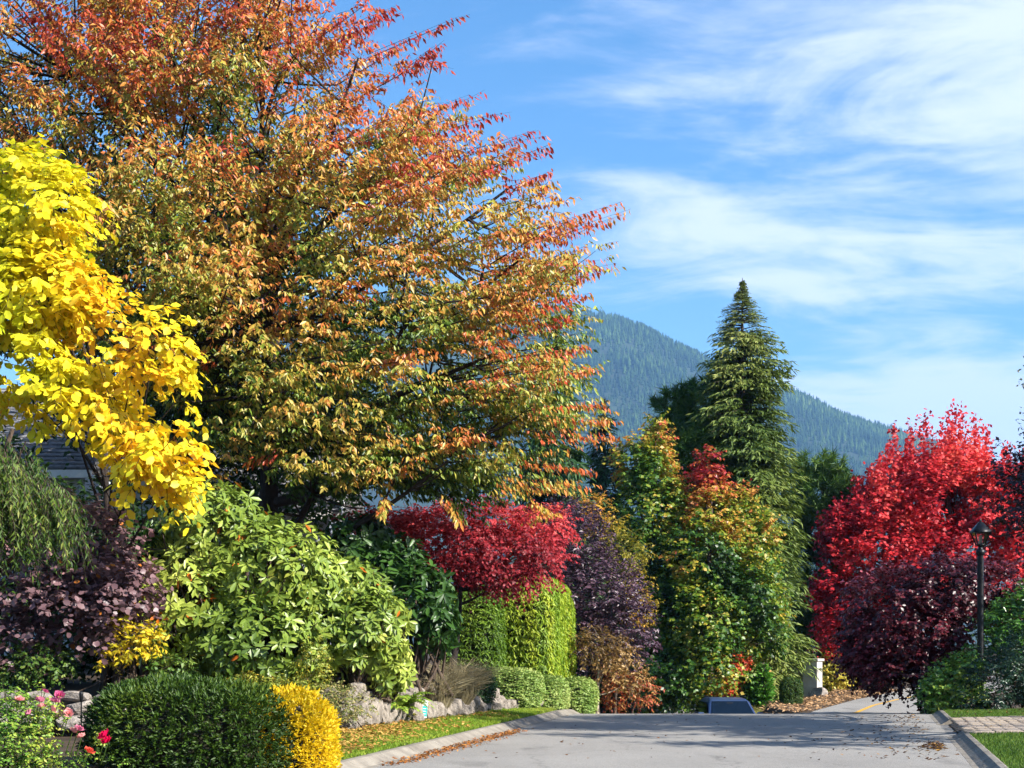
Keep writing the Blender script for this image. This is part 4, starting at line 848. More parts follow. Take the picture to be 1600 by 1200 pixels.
# ------------------------------------------------------------------ red Japanese maple, purple plum and neighbours
def jm_col(p, i):
    v = .55 + .28 * wn(p, .5, 111) + .4 * (i['lf'] - .5) + .25 * (i['h'] - .5); return ramp(v, [(0, '#4a141a'), (.35, '#8c2630'), (.7, '#bd3a42'), (1, '#d65a58'), (1.2, '#cc8a4a')])
broad('japanese_maple', 'layered crimson Japanese maple behind the tall hedge', 'tree', 700, 34.5,
      [(770, 862, 34.6, 100, 42, 1.5), (860, 872, 35, 34, 26, .8), (690, 848, 34.6, 105, 46, 1.5), (600, 836, 34.6, 90, 34, 1.3), (740, 815, 34.8, 85, 30, 1.2), (790, 900, 34.5, 80, 18, 1.1), (850, 820, 35.4, 45, 22, .9)],
      2300, 10, .38, .10, .055, jm_col, 111, T_QUAD, leafmat('leaf_maple', .5, .38, .35), .10, (720, 900, 34.5), .4, -.32, .32, subs=4, twigs=.4, bark=BARK_D, limb_r=.025, bias=(.2, -.1, -.05), jit=.45, droop=.3, hang=.6)
def plum_col(p, i): return ramp(.45 + .25 * wn(p, .5, 121) + .6 * (i['lf'] - .5), [(0, '#231722'), (.5, '#47303f'), (.85, '#6a4c58'), (1.1, '#84625f')])
broad('purple_plum_tree', 'dark purple leaved plum tree right of the tall hedge', 'tree', 935, 43.5,
      [(900, 850, 43.5, 50, 60, 1.2), (930, 930, 43, 75, 70, 1.4), (960, 980, 43, 60, 60, 1.2), (900, 990, 43.3, 40, 70, 1.0), (880, 820, 43.8, 35, 35, .9)],
      1900, 9, .5, .12, .05, plum_col, 121, T_QUAD, leafmat('leaf_plum', .42, .22, .5), .10, (925, 900, 43.4), .4, None, 1, subs=3, twigs=.4, bark=BARK_D, bias=(.15, 0, .5), jit=.5)
def ym_col(p, i): return ramp(.5 + .3 * wn(p, .5, 131) + .5 * (i['lf'] - .5), [(0, '#5f6a22'), (.4, '#a8982e'), (.75, '#d39a34'), (1.1, '#cf7a2c')])
broad('vine_maple', 'small maple with amber leaves between the purple tree and the conifer', 'tree', 955, 46.5,
      [(940, 820, 46.5, 30, 14, .8), (975, 860, 46.5, 34, 22, .8), (985, 910, 46.5, 26, 20, .7), (1000, 950, 46.3, 20, 16, .6), (925, 790, 46.8, 25, 16, .7)], 420, 9, .4, .13, .08, ym_col, 131, T_TRI3, leafmat('leaf_maple', .5, .38, .35), .06, (960, 900, 46.5), .2, subs=2, twigs=.4, bias=(.2, 0, -.1))
def young_col(p, i): return ramp(.5 + .35 * wn(p, .4, 141) + .5 * (i['lf'] - .5), [(0, '#463618'), (.4, '#7c6030'), (.75, '#b3925a'), (1.05, '#94402a')])
broad('young_street_tree', 'young tree with tan and russet leaves and a slim pale trunk at the crest', 'tree', 933, 41.0,
      [(930, 1008, 41, 32, 20, .6), (962, 1020, 41, 24, 24, .5), (985, 1060, 41, 20, 24, .4), (945, 1045, 41, 16, 20, .4)], 300, 8, .35, .10, .05, young_col, 141, T_LANCE, None, .05, (936, 1030, 41), .3, -.5, .3, subs=2, twigs=.4, bark=mat('bark_pale', '#b3a690', '#7c705e', 8, .9, .4), limb_r=.015, base_xy=(P(933, 0, 41)[0], 41.0))
broad('russet_shrub', 'low russet red shrub at the foot of the purple tree', 'shrub', 965, 41.6, [(962, 1085, 41.5, 18, 22, .4), (978, 1070, 41.6, 20, 20, .4), (1005, 1075, 41.8, 20, 25, .4)], 200, 8, .25, .09, .045, mixc([(0, '#6a2a18'), (.5, '#b04e2a'), (1, '#b99a58')], lambda p, i: i['lf']), 142, T_LANCE, None, .02, None, .3, trunks=3, limb_r=.008, crown_name='foliage', twigs=.3)

# ------------------------------------------------------------------ sweetgums
def gum_col(tip, seed, warm=0.):
    def f(p, i):
        X = p[:, 0] / p[:, 1]
        v = .18 + warm + tip * (np.clip(i['h'] - .55, -.1, 1) * 1.1 + .55 * ss(.76, .97, i['h'])) + .22 * wn(p, .42, seed) + .34 * (i['lf'] - .5) + .16 * (i['tw'] - .5)
        return ramp(v, [(0, '#27461a'), (.22, '#48701f'), (.42, '#8a982c'), (.58, '#c0993c'), (.74, '#bd6636'), (.9, '#a32f2c'), (1.1, '#8e1f2a')])
    return f
LG = leafmat('leaf_gum', .42, .36, .5)
broad('sweetgum_tree', 'narrow green sweetgum with a small red tip left of the tall cedar', 'tree', 1020, 50.5,
      [(1025, 664, 50.5, 7, 26, .4), (1026, 700, 50.5, 18, 30, .7), (1024, 745, 50.5, 32, 40, 1.0), (1020, 800, 50.5, 56, 70, 1.5), (1015, 880, 50.3, 60, 70, 1.5), (1030, 960, 50.2, 62, 70, 1.5), (1045, 1040, 50, 65, 65, 1.5), (985, 720, 50.5, 22, 30, .7)],
      3300, 9, .45, .12, .10, gum_col(.42, 151), 151, T_QUAD, LG, .14, (1026, 700, 50.5), .45, -.6, .7, ds=1.12, subs=2, twigs=.2, bias=(.1, 0, .25), jit=.5)
broad('sweetgum_tree', 'broad sweetgum turning yellow and crimson at its top in front of the cedar', 'tree', 1115, 47.5,
      [(1106, 724, 47.8, 8, 28, .4), (1108, 762, 47.8, 22, 32, .6), (1106, 808, 47.8, 42, 40, 1.1), (1156, 805, 48, 24, 40, .8), (1170, 850, 47.8, 42, 55, 1.2), (1100, 870, 47.6, 66, 65, 1.6), (1170, 930, 47.5, 50, 60, 1.4), (1100, 970, 47.2, 72, 62, 1.7), (1050, 960, 47.2, 40, 50, 1.2), (1185, 990, 47.6, 42, 40, 1.1), (1110, 1035, 47, 66, 42, 1.5), (1040, 1060, 47, 50, 45, 1.2)],
      4200, 9, .45, .12, .10, gum_col(.60, 152, .08), 152, T_QUAD, LG, .15, (1112, 780, 47.6), .45, -.6, .7, ds=1.16, subs=2, twigs=.2, bias=(.15, 0, .25), jit=.5)

# ------------------------------------------------------------------ conifers
NEED = leafmat('needle_spray', .55, .2, .3)
def conifer(name, label, px, top, D, prof, nbr, seed, stops, spl=.3, spw=.09, droop=.35, upt=.15, nsp=16, zb=None, depthf=1.0, trunk_r=.22, asym=None, colv=.5, tmpl=T_QUAD, group=None, hang=.9, bough=1):
    """prof: list of (photo row, half width px): the crown's outline, turned into metres at depth D"""
    rng = np.random.default_rng(seed); x = (px - 800) / F * D; base = np.array([x, D, gzf(x, D) - .1]); tz = P(px, top, D)[2]
    t = thing(name, label, 'conifer', base, group); link('trunk', tubes_mesh('trunk', [(np.array([[0, 0, 0], [0, 0, (tz - base[2]) * .5], [0, 0, tz - base[2]]]), np.array([trunk_r, trunk_r * .6, .01]))], 10), t, BARK)
    rows = np.array([p[0] for p in prof], float); hw = np.array([p[1] for p in prof], float) / F * D; zz = EYE + (HOR - rows) / F * D
    o = np.argsort(zz); zz, hw = zz[o], hw[o]
    z0 = zz[0]; u = rng.random(nbr); zs = z0 + (tz - .05 - z0) * u ** 1.05; a = rng.uniform(0, 2 * math.pi, nbr)
    if bough > 1:
        nb = nbr // bough; nbr = nb * bough; zs = np.repeat(zs[:nb], bough) + rng.normal(size=nbr) * .16; a = np.repeat(a[:nb], bough) + rng.normal(size=nbr) * .16
        zs = np.where(zs > tz - .12, tz - .12 - rng.random(nbr) * 1.6, zs); blen = np.repeat(rng.uniform(.72, 1.16, nb), bough) * rng.uniform(.55, 1.0, nbr)
    else: blen = rng.uniform(.62, 1.10, nbr)
    lump = wn(np.stack([np.cos(a) * 2.2, np.sin(a) * 2.2, zs * 1.5], -1), .8, seed + 3)
    R = np.interp(zs, zz, hw) * blen * (1 + .20 * lump)
    d = np.stack([np.cos(a), np.sin(a) * depthf, np.zeros(nbr)], -1)
    if asym is not None: R = R * np.where(d[:, 0] < 0, asym(zs), 1.0)
    T = np.sqrt((np.arange(nsp)[None] + rng.random((nbr, nsp))) / nsp); T = .12 + .88 * T
    pos = base * np.array([1, 1, 0]) + d[:, None] * (R[:, None] * T)[..., None]; pos[..., 2] = zs[:, None] + upt * R[:, None] * T - droop * R[:, None] * T ** 2 * 1.0
    side = np.stack([-d[:, 1], d[:, 0], np.zeros(nbr)], -1); sg = rng.choice([-1., 1.], (nbr, nsp, 1))
    hang = hang * (1 - 1.6 * ss(.82, 1.0, (zs - z0) / (tz - z0)))[:, None, None]
    ax = d[:, None] * .8 + side[:, None] * sg * rng.uniform(.2, .9, (nbr, nsp, 1)) + np.array([0, 0, -1.]) * hang * rng.uniform(.3, 1.2, (nbr, nsp, 1)) + .2 * rng.normal(size=(nbr, nsp, 3))
    pos = pos + side[:, None] * sg * (rng.random((nbr, nsp, 1)) * .10 * R[:, None, None]); nr = d[:, None] * .6 + np.array([0, 0, .8]) + .4 * rng.normal(size=(nbr, nsp, 3))
    n = nbr * nsp; pf = pos.reshape(-1, 3); v = colv + .3 * (rng.random(n) - .5) + .2 * wn(pf, .9, seed) + .3 * (T.reshape(-1) - .6)
    sc = np.repeat(np.clip(R / R.mean(), .3, 1.3), nsp); lv = rng.uniform(.6, 1.2, n) * sc
    Lf = dict(pos=pf, ax=ax.reshape(-1, 3), nr=nr.reshape(-1, 3), ln=spl * lv, wd=spw * lv, col=ramp(v, stops))
    Lf = take(Lf, pf[:, 2] > gz(pf[:, 0], pf[:, 1]))
    link('crown', leaf_mesh('crown', Lf, tmpl, base), t, NEED, 'stuff')
    k = rng.random(nbr) < min(.5, 900 / nbr); ls = []
    for i in np.nonzero(k)[0]:
        q = np.array([0, .5, 1]); pp = base * np.array([1, 1, 0]) + d[i] * (R[i] * q)[:, None]; pp[:, 2] = zs[i] + upt * R[i] * q - droop * R[i] * q ** 2; ls.append((pp - base, np.array([.03, .018, .005])))
    link('limbs', tubes_mesh('limbs', ls, 4), t, BARK, 'stuff')
    return t
cedar_s = [(0, '#263a16'), (.4, '#4c6227'), (.7, '#6f7f38'), (1, '#949650')]
conifer('cedar_tree', 'tall pointed green cedar rising above the sweetgums against the sky', 1160, 434, 62.0, [(434, .5), (452, 8), (478, 24), (520, 44), (560, 60), (600, 70), (680, 84), (760, 88), (850, 102), (950, 112), (1050, 108), (1115, 90)], 5900, 201, cedar_s, .27, .065, .35, .30, 17, asym=lambda z: 1.0, trunk_r=.3, hang=.65, bough=7)
spruce_s = [(0, '#142a16'), (.5, '#2a4a26'), (.85, '#466636'), (1.1, '#60783e')]
conifer('spruce_tree', 'dark green spruce between the orange tree and the sweetgums', 945, 620, 66.0, [(620, 2), (660, 18), (720, 34), (800, 50), (900, 62), (1000, 70), (1100, 70)], 1400, 202, spruce_s, .38, .09, .35, .1, 14, bough=6)
conifer('spruce_tree', 'dark spruce showing its top just right of the orange crown', 868, 498, 62.0, [(498, 2), (540, 22), (600, 40), (700, 60), (800, 76), (900, 80), (1000, 80)], 1400, 203, spruce_s, .38, .09, .35, .1, 14, bough=6)
conifer('spruce_tree', 'dark conifer peeping over the top of the orange tree', 335, 36, 44.0, [(36, 2), (80, 24), (200, 60), (400, 100), (700, 120), (950, 120)], 700, 204, spruce_s, .34, .09, .35, .1, 14)
def pine(name, label, px, D, blobs, n, seed, stops, trunk_r=.2, top=None, nl=.26, per=22):
    rng = np.random.default_rng(seed); bl = px_blobs(blobs); x = (px - 800) / F * D; base = np.array([x, D, gzf(x, D) - .1]); t = thing(name, label, 'conifer', base)
    p, g, r = sample_blobs(bl, n, rng, .55, -.5, .8, seed); m = len(p); d = nrmz(g + np.array([0, 0, .7]) + .3 * rng.normal(size=(m, 3)))
    ax = d[:, None] * .55 + nrmz(rng.normal(size=(m, per, 3))); pos = p[:, None] + d[:, None] * rng.uniform(0, .3, (m, per, 1)); n2 = m * per; v = .45 + .4 * (np.repeat(rng.random(m), per) - .5) + .3 * (rng.random(n2) - .5)
    Lf = dict(pos=pos.reshape(-1, 3), ax=ax.reshape(-1, 3), nr=rng.normal(size=(n2, 3)), ln=nl * rng.uniform(.7, 1.2, n2), wd=np.full(n2, .05), col=ramp(v, stops))
    Lf = take(Lf, Lf['pos'][:, 2] > gz(Lf['pos'][:, 0], Lf['pos'][:, 1]))
    link('crown', leaf_mesh('crown', Lf, T_TRI, base), t, NEED, 'stuff')
    tr, ls = limbs(base, P(*top), trunk_r, [b[0] for b in bl], rng, .04, 3); link('trunk', tubes_mesh('trunk', shift([tr], base), 8), t, BARK); [link('limb', tubes_mesh('limb', shift(one, base), 5), t, BARK) for one in ls]
pine_s = [(0, '#1e3816'), (.45, '#436526'), (.8, '#6f8a3a'), (1.1, '#a58f50')]
pine('pine_tree', 'bushy dark pine behind the sweetgums on the left of the cedar', 1105, 64.0, [(1100, 640, 64, 50, 42, 1.6), (1060, 640, 64, 34, 36, 1.2), (1140, 660, 62.5, 34, 45, 1.2), (1090, 710, 63, 60, 50, 1.6), (1130, 740, 62.5, 45, 50, 1.4), (1110, 790, 63, 70, 60, 1.8), (1045, 690, 64, 26, 30, .9)], 1400, 211, pine_s, top=(1105, 640, 64), nl=.40, per=36)
pine('pine_tree', 'rounded pine between the cedar and the red maple', 1285, 69.5, [(1272, 725, 69, 27, 26, 1.0), (1302, 738, 69, 24, 28, 1.0), (1282, 780, 69, 50, 45, 1.5), (1295, 830, 69, 52, 50, 1.6), (1275, 880, 69, 55, 55, 1.6), (1290, 940, 69, 55, 55, 1.6), (1285, 1010, 69, 55, 45, 1.6)], 1300, 212, pine_s, top=(1283, 730, 69), nl=.42, per=36)
conifer('dwarf_conifer', 'small bright green conifer beside the parked car', 1192, 1035, 54.5, [(1035, 3), (1050, 10), (1075, 15), (1112, 16)], 420, 221, [(0, '#355e1c'), (.5, '#578a2c'), (1, '#80ad42')], .14, .05, -.3, .5, 9, trunk_r=.05, hang=-.6)
conifer('dwarf_conifer', 'wider soft green conifer left of the bright small conifer', 1170, 1050, 54.8, [(1050, 4), (1070, 14), (1095, 20), (1115, 20)], 420, 222, [(0, '#2c5420'), (.5, '#44702c'), (1, '#6d9440')], .16, .05, -.3, .5, 9, trunk_r=.05, hang=-.6)
hedge('clipped_column_shrub', 'dark clipped column shrub at the corner of the far street', 'shrub', P(1236, 1086, 52), (.33, .33, .57), 2600, .07, .02, mixc([(0, '#1f3a14'), (.6, '#3a5a20'), (1, '#6a7a30')], lambda p, i: i['lf']), 223, 4, T_QUAD, HD, 4, .06, bump=.02, depth=.12)
broad('red_vine_shrub', 'orange red leaning shrub above the parked car', 'shrub', 1138, 49.8, [(1155, 1035, 49.5, 12, 18, .35), (1148, 1060, 49.5, 18, 18, .35), (1135, 1080, 49.5, 16, 14, .35), (1122, 1092, 49.5, 12, 10, .3), (1120, 1022, 49.4, 7, 8, .2)], 300, 8, .25, .11, .07, mixc([(0, '#7a2415'), (.5, '#bd4426'), (1, '#d06a38')], lambda p, i: i['lf']), 224, T_LANCE, None, .03, None, .3, ds=1.11, trunks=3, limb_r=.012, crown_name='foliage', twigs=.3)

# ------------------------------------------------------------------ far corner: gate pillar, boulders, yellow shrubs
def gate_pillar():
    D = 61.0; c = P(1266, 1078, D); c[2] = gzf(c[0], c[1]); t = thing('gate_pillar', 'white rendered gate pillar and wall at the far street corner', 'wall', c, rz=-.62)
    W = mat('white_render', '#bdb8ae', '#99948a', 2, .85, .3); h = P(1266, 1033, D)[2] - c[2]
    box('pillar', (.1, 0, h / 2), (.62, .5, h), W, t, .02); box('cap', (.1, 0, h + .05), (.74, .62, .1), W, t, .02); box('plinth', (.1, 0, .16), (.68, .56, .32), mat('plinth_grey', '#8f8b88', '#6f6b68', 4), t, .01)
    box('wall_panel', (-.76, .05, h * .46), (1.1, .22, h * .92), W, t, .01); box('coping', (-.75, .05, h * .94), (1.12, .3, .06), W, t, .01)
gate_pillar()
for k, (px_, D, s, lab) in enumerate([(1258, 58.6, .62, 'leftmost grey boulder below the white pillar'), (1266, 59.0, .60, 'middle grey boulder below the white pillar'), (1279, 59.6, .85, 'long grey boulder on the right below the white pillar')]):
    x = (px_ - 800) / F * D; o = link('boulder', rock_mesh(80 + k, 3).copy(), None, ROCK_G); o.location = (x, D, gzf(x, D) + .2); o.scale = (s * (1.1 if k == 2 else .7), s * .8, s * .8); o.rotation_euler = (.1, .2, k)
    o['label'] = lab; o['category'] = 'boulder'; o['group'] = 'boulders at the far corner'
def ys_col(p, i): return ramp(.5 + .3 * wn(p, .5, 231) + .5 * (i['lf'] - .5), [(0, '#5d6a22'), (.4, '#aaa636'), (.75, '#d0b046'), (1.05, '#cf8a48')])
broad('yellow_shrub', 'yellow autumn shrub beside the white pillar', 'shrub', 1300, 66, [(1292, 1050, 65.5, 22, 26, .8), (1312, 1060, 65.5, 20, 18, .7)], 360, 8, .35, .13, .08, ys_col, 231, T_LANCE, None, .03, None, .3, trunks=4, limb_r=.012, crown_name='foliage', twigs=.3)
broad('yellow_shrub', 'yellow and orange shrub where the far street disappears', 'shrub', 1340, 68, [(1332, 1058, 67.5, 22, 22, .8), (1355, 1055, 68, 26, 26, .8), (1385, 1045, 69, 30, 34, .8)], 420, 8, .35, .13, .08, ys_col, 232, T_LANCE, None, .03, None, .3, trunks=4, limb_r=.012, crown_name='foliage', twigs=.3)

# ------------------------------------------------------------------ red maple and maroon maple on the right
def red_col(p, i):
    v = .5 + .25 * wn(p, .7, 241) + .5 * (i['lf'] - .5) + .2 * (i['h'] - .5); return ramp(v, [(0, '#741420'), (.4, '#b4242e'), (.7, '#d63a3e'), (1.0, '#e66a58')])
def up_spires(rng):
    S = [(1340, 790, 1343, 733), (1364, 790, 1362, 726), (1424, 760, 1423, 645), (1402, 750, 1396, 655), (1448, 740, 1447, 642), (1470, 740, 1471, 655), (1500, 730, 1499, 622), (1520, 740, 1522, 640), (1538, 750, 1541, 660), (1572, 770, 1573, 682), (1484, 720, 1486, 636), (1602, 770, 1602, 700), (1382, 760, 1380, 706), (1318, 830, 1312, 775), (1556, 760, 1556, 715)]
    A, B = [], []
    for s in S:
        for k in range(14):
            D = rng.uniform(64.5, 68.5); j = rng.normal(size=2) * 7; f = rng.uniform(.35, 1.0) ** .7; A.append(P(s[0] + j[0], s[1] + j[1], D)); B.append(P(s[2] + j[0] * (1 - f) * 1.6, s[1] + (s[3] - s[1]) * f, D))
    A = np.array(A); B = np.array(B); n = len(A); per = 26; t = rng.random((n, per)); pos = A[:, None] + (B - A)[:, None] * t[..., None] + rng.normal(size=(n, per, 3)) * .12
    pos = pos.reshape(-1, 3); N = len(pos); lf = rng.random(N); info = dict(h=np.ones(N) * .9, lf=lf)
    return dict(pos=pos, ax=rng.normal(size=(N, 3)) + np.array([0, 0, -.5]), nr=rng.normal(size=(N, 3)), ln=.19 * rng.uniform(.7, 1.2, N), wd=.14 * rng.uniform(.7, 1.2, N), col=red_col(pos, info), out=np.repeat([[0, -1., 0]], N, 0)), (A, (A + B) / 2, B)
LM = leafmat('leaf_maple', .5, .38, .35)
broad('red_maple_tree', 'tall brilliant red maple with upright tips behind the street lamp', 'tree', 1478, 52.5,
      [(1500, 745, 52.3, 40, 40, 1.2), (1440, 755, 52.3, 42, 40, 1.2), (1420, 770, 52, 56, 60, 1.4), (1360, 800, 52, 45, 55, 1.2), (1320, 850, 52, 36, 50, 1.0), (1480, 790, 51.8, 80, 70, 1.8), (1550, 800, 52, 60, 60, 1.5), (1590, 860, 52, 60, 70, 1.5), (1380, 880, 51.8, 65, 60, 1.5), (1480, 890, 51.6, 90, 70, 1.8), (1300, 930, 51.8, 28, 40, .8), (1320, 990, 51.6, 40, 45, 1.0), (1560, 930, 51.5, 70, 60, 1.5), (1600, 790, 52.5, 40, 40, 1.0), (1330, 900, 52.6, 50, 55, 1.1), (1350, 960, 52.8, 60, 60, 1.2)],
      5200, 9, .55, .15, .12, red_col, 241, T_QUAD, LM, .17, (1478, 760, 52.3), .5, -.35, .5, subs=3, twigs=.2, bias=(0, 0, .9), jit=.35, droop=0, hang=.5, extra=up_spires, ds=1.27)
def maroon_col(p, i):
    v = .45 + .25 * wn(p, .5, 251) + .5 * (i['lf'] - .5) + .25 * (i['h'] - .5); return ramp(v, [(0, '#240a10'), (.4, '#44131c'), (.75, '#742631'), (1.1, '#b05860')])
broad('maroon_maple_tree', 'low dark maroon maple hanging over the street edge below the red maple', 'tree', 1490, 42.0,
      [(1400, 940, 42, 80, 50, 1.4), (1480, 920, 42, 85, 48, 1.5), (1560, 915, 42, 60, 40, 1.2), (1440, 990, 41.8, 95, 60, 1.6), (1362, 985, 42, 44, 40, 1.1), (1420, 1045, 41.6, 60, 40, 1.2), (1480, 1030, 41.6, 60, 40, 1.2), (1415, 1080, 41.5, 40, 24, .8), (1370, 1040, 41.6, 36, 30, .8), (1590, 960, 42, 50, 40, 1.1), (1440, 1075, 41.4, 50, 26, .8), (1345, 1025, 42, 34, 28, .8)],
      3700, 9, .42, .12, .085, maroon_col, 251, T_QUAD, leafmat('leaf_maroon', .4, .25, .5), .12, (1470, 960, 42), .4, -.52, .45, subs=3, twigs=.3, bark=BARK_D, bias=(0, -.1, .1), jit=.5, droop=.3, hang=.6, base_xy=(12.15, 42.2))
def plum_shoots(rng):
    A, B = [], []
    for x0, y0, x1, y1 in [(1625, 700, 1586, 655), (1620, 690, 1594, 640), (1640, 640, 1586, 578), (1640, 620, 1590, 600), (1630, 600, 1598, 556), (1640, 680, 1598, 690), (1660, 680, 1640, 560), (1700, 660, 1690, 540)]:
        D = rng.uniform(30.6, 31.4); A.append(P(x0, y0, D)); B.append(P(x1, y1, D))
    A = np.array(A); B = np.array(B); n = len(A); per = 16; t = .25 + .75 * rng.random((n, per)); pos = (A[:, None] + (B - A)[:, None] * t[..., None] + rng.normal(size=(n, per, 3)) * .05).reshape(-1, 3); N = len(pos)
    return dict(pos=pos, ax=rng.normal(size=(N, 3)), nr=rng.normal(size=(N, 3)), ln=.09 * rng.uniform(.7, 1.2, N), wd=.055 * rng.uniform(.7, 1.2, N), col=ramp(rng.random(N), [(0, '#22301e'), (1, '#3c4a30')]), out=np.repeat([[0, -1., 0]], N, 0)), (A, (A + B) / 2, B)
# the dark plum at the right edge of the frame, whose shadow lies across the street
broad('dark_plum_tree', 'almost black purple tree reaching in at the right edge', 'tree', 1700, 31.0,
      [(1598, 770, 31, 62, 62, .9), (1575, 735, 31, 30, 22, .5), (1680, 760, 31.5, 90, 90, 1.6), (1720, 800, 34, 110, 100, 2.0), (1800, 740, 31, 120, 130, 2.2), (1760, 830, 29, 100, 90, 1.6), (1760, 780, 36, 90, 110, 1.6), (1595, 810, 31, 22, 28, .5)],
      2300, 9, .5, .11, .06, mixc([(0, '#1c0f16'), (.5, '#33202b'), (1, '#5a3840')], lambda p, i: i['lf']), 261, T_QUAD, leafmat('leaf_plum', .42, .22, .5), .14, (1730, 800, 31.5), .35, -.5, .7, subs=3, twigs=.5, bark=BARK_D,
      extra=plum_shoots, base_xy=(12.6, 31.8), bias=(0, 0, .3), jit=.6)
def ob(X, Y, Z, r, rz, rd): return (800 + X / Y * F, HOR - (Z - EYE) / Y * F, Y, r / Y * F, rz / Y * F, rd)
broad('street_tree', 'leafy tree beyond the right edge whose shadow falls across the street', 'tree', 0, 25.0, [ob(12.8, 26.6, 6.4, 2.4, 1.9, 2.3), ob(12.0, 25.6, 8.6, 1.8, 1.5, 1.8), ob(13.8, 28.8, 6.8, 2.2, 1.8, 2.0), ob(11.8, 24.6, 4.2, 1.3, .8, 1.1), ob(11.4, 22.0, 4.8, 1.9, .16, .45), ob(12.0, 21.0, 5.8, 1.6, .14, .4), ob(11.0, 23.2, 6.4, 1.6, .15, .4)],
      2100, 9, .6, .17, .11, mixc([(0, '#3a5520'), (.6, '#7a8a34'), (1, '#b8923a')], lambda p, i: i['lf']), 262, T_QUAD, leafmat('leaf_soft'), .16, None, .3, -.55, .8, subs=3, twigs=.3, base_xy=(13.0, 26.8), jit=.6)

# shrubs by the driveway
def laurel_col(p, i): return ramp(.45 + .25 * wn(p, .4, 271) + .5 * (i['lf'] - .5), [(0, '#28491a'), (.45, '#4c7a26'), (.8, '#7da03a'), (1.1, '#b0a850')])
LGL = leafmat('leaf_glossy', .33, .3, .6)
broad('laurel_shrub', 'bright green laurel behind the lamp post at the right edge', 'shrub', 1600, 40, [(1590, 975, 40, 50, 40, .9), (1640, 960, 40, 60, 55, 1.0), (1560, 1000, 40, 34, 45, .7), (1620, 1030, 39.6, 70, 50, 1.0)], 900, 8, .35, .16, .06, laurel_col, 271, T_LANCE, LGL, .05, None, .5, trunks=4, limb_r=.015, crown_name='foliage', twigs=.3, bias=(-.1, -.1, .6))
broad('leafy_shrub', 'light green leafy shrub at the lawn edge left of the lamp post', 'shrub', 1492, 38.6, [(1490, 1060, 38.6, 34, 26, .5), (1510, 1040, 38.6, 26, 20, .45), (1465, 1085, 38.4, 28, 26, .5), (1500, 1090, 38.4, 45, 26, .6)], 560, 8, .28, .12, .065, laurel_col, 272, T_LANCE, LGL, .03, None, .4, trunks=4, limb_r=.01, crown_name='foliage', twigs=.3, bias=(-.1, -.2, .3))
broad('dark_evergreen_shrub', 'dark blue green shrub on the lawn at the right edge', 'shrub', 1560, 37.9, [(1560, 1060, 37.8, 50, 45, .7), (1600, 1040, 37.8, 50, 55, .8), (1540, 1090, 37.6, 40, 28, .6), (1640, 1070, 37.8, 50, 50, .8)], 1100, 9, .28, .10, .03, mixc([(0, '#12261c'), (.5, '#24402e'), (1, '#3f5e42')], lambda p, i: i['lf']), 273, T_QUAD, LGL, .03, None, .5, trunks=4, limb_r=.01, crown_name='foliage', twigs=.3, bias=(0, -.2, .5), jit=.6)

# ------------------------------------------------------------------ street lamp
def street_lamp():
    D = 39.2; b = P(1532, 1080, D); b[2] = gzf(b[0], b[1]); t = thing('street_lamp', 'black lantern street lamp on a slim round post', 'street lamp', b); k = D / F
    z = lambda py: P(0, py, D)[2] - b[2]; BL = mat('lamp_black', '#17181b', '#0d0e10', 12, .4, metal=.4); GLS = glassmat('lamp_glass', '#b9c4c8', .15)
    link('post', lathe_mesh('post', [(.13, 0), (.13, .35), (.10, .4), (.085, .5), (.08, z(870)), (.075, z(866))], 16), t, BL)
    link('collar', lathe_mesh('collar', [(.085, z(868)), (.115, z(865)), (.115, z(860)), (.06, z(858)), (.06, z(853)), (.13, z(852)), (.13, z(850.5)), (.001, z(850.5))], 16), t, BL)
    z0, z1, r0, r1 = z(850.5), z(832), .095, .19
    h = link('lantern_frame', None, t); V = []
    def bars(bm):
        for s in range(4):
            a0 = math.pi / 4 + s * math.pi / 2; a1 = a0 + math.pi / 2
            p0 = Vector((math.cos(a0) * r0 * 1.41, math.sin(a0) * r0 * 1.41, z0)); p1 = Vector((math.cos(a0) * r1 * 1.41, math.sin(a0) * r1 * 1.41, z1)); q0 = Vector((math.cos(a1) * r0 * 1.41, math.sin(a1) * r0 * 1.41, z0)); q1 = Vector((math.cos(a1) * r1 * 1.41, math.sin(a1) * r1 * 1.41, z1))
            for A, B in ((p0, p1), (p0, q0), (p1, q1)):
                d = B - A; box_into(bm, (A + B) / 2, (.028, .028, d.length + .02), 0, d.to_track_quat('Z', 'Y').to_matrix())
    me = bm_mesh('lantern_frame', bars); bpy.data.objects.remove(h); h = link('lantern_frame', me, t, BL)
    for s in range(4):
        a0 = math.pi / 4 + s * math.pi / 2; a1 = a0 + math.pi / 2; f = .97
        V = [(math.cos(a) * r * 1.41 * f, math.sin(a) * r * 1.41 * f, zz) for a, r, zz in ((a0, r0, z0), (a1, r0, z0), (a1, r1, z1), (a0, r1, z1))]
        link('pane', raw_mesh('pane', V, [(0, 1, 2, 3)]), h, PANE)
    link('roof', lathe_mesh('roof', [(.305, z1), (.305, z1 + .035), (.17, z(822)), (.09, z(817)), (.035, z(815)), (.001, z(814.5))], 4, True), t, BL)
    link('finial', lathe_mesh('finial', [(.02, z(816)), (.035, z(814)), (.02, z(812)), (.001, z(809))], 10), t, BL)
    link('bulb_holder', lathe_mesh('bulb_holder', [(.05, z0), (.05, z0 + .08), (.035, z0 + .1), (.05, z0 + .16), (.045, z0 + .22), (.001, z0 + .25)], 12), t, mat('lamp_white', '#e3e4e0', '#d0d2ce', 9, .4))
PANE = bpy.data.materials.new('lamp_pane'); PANE.use_nodes = True
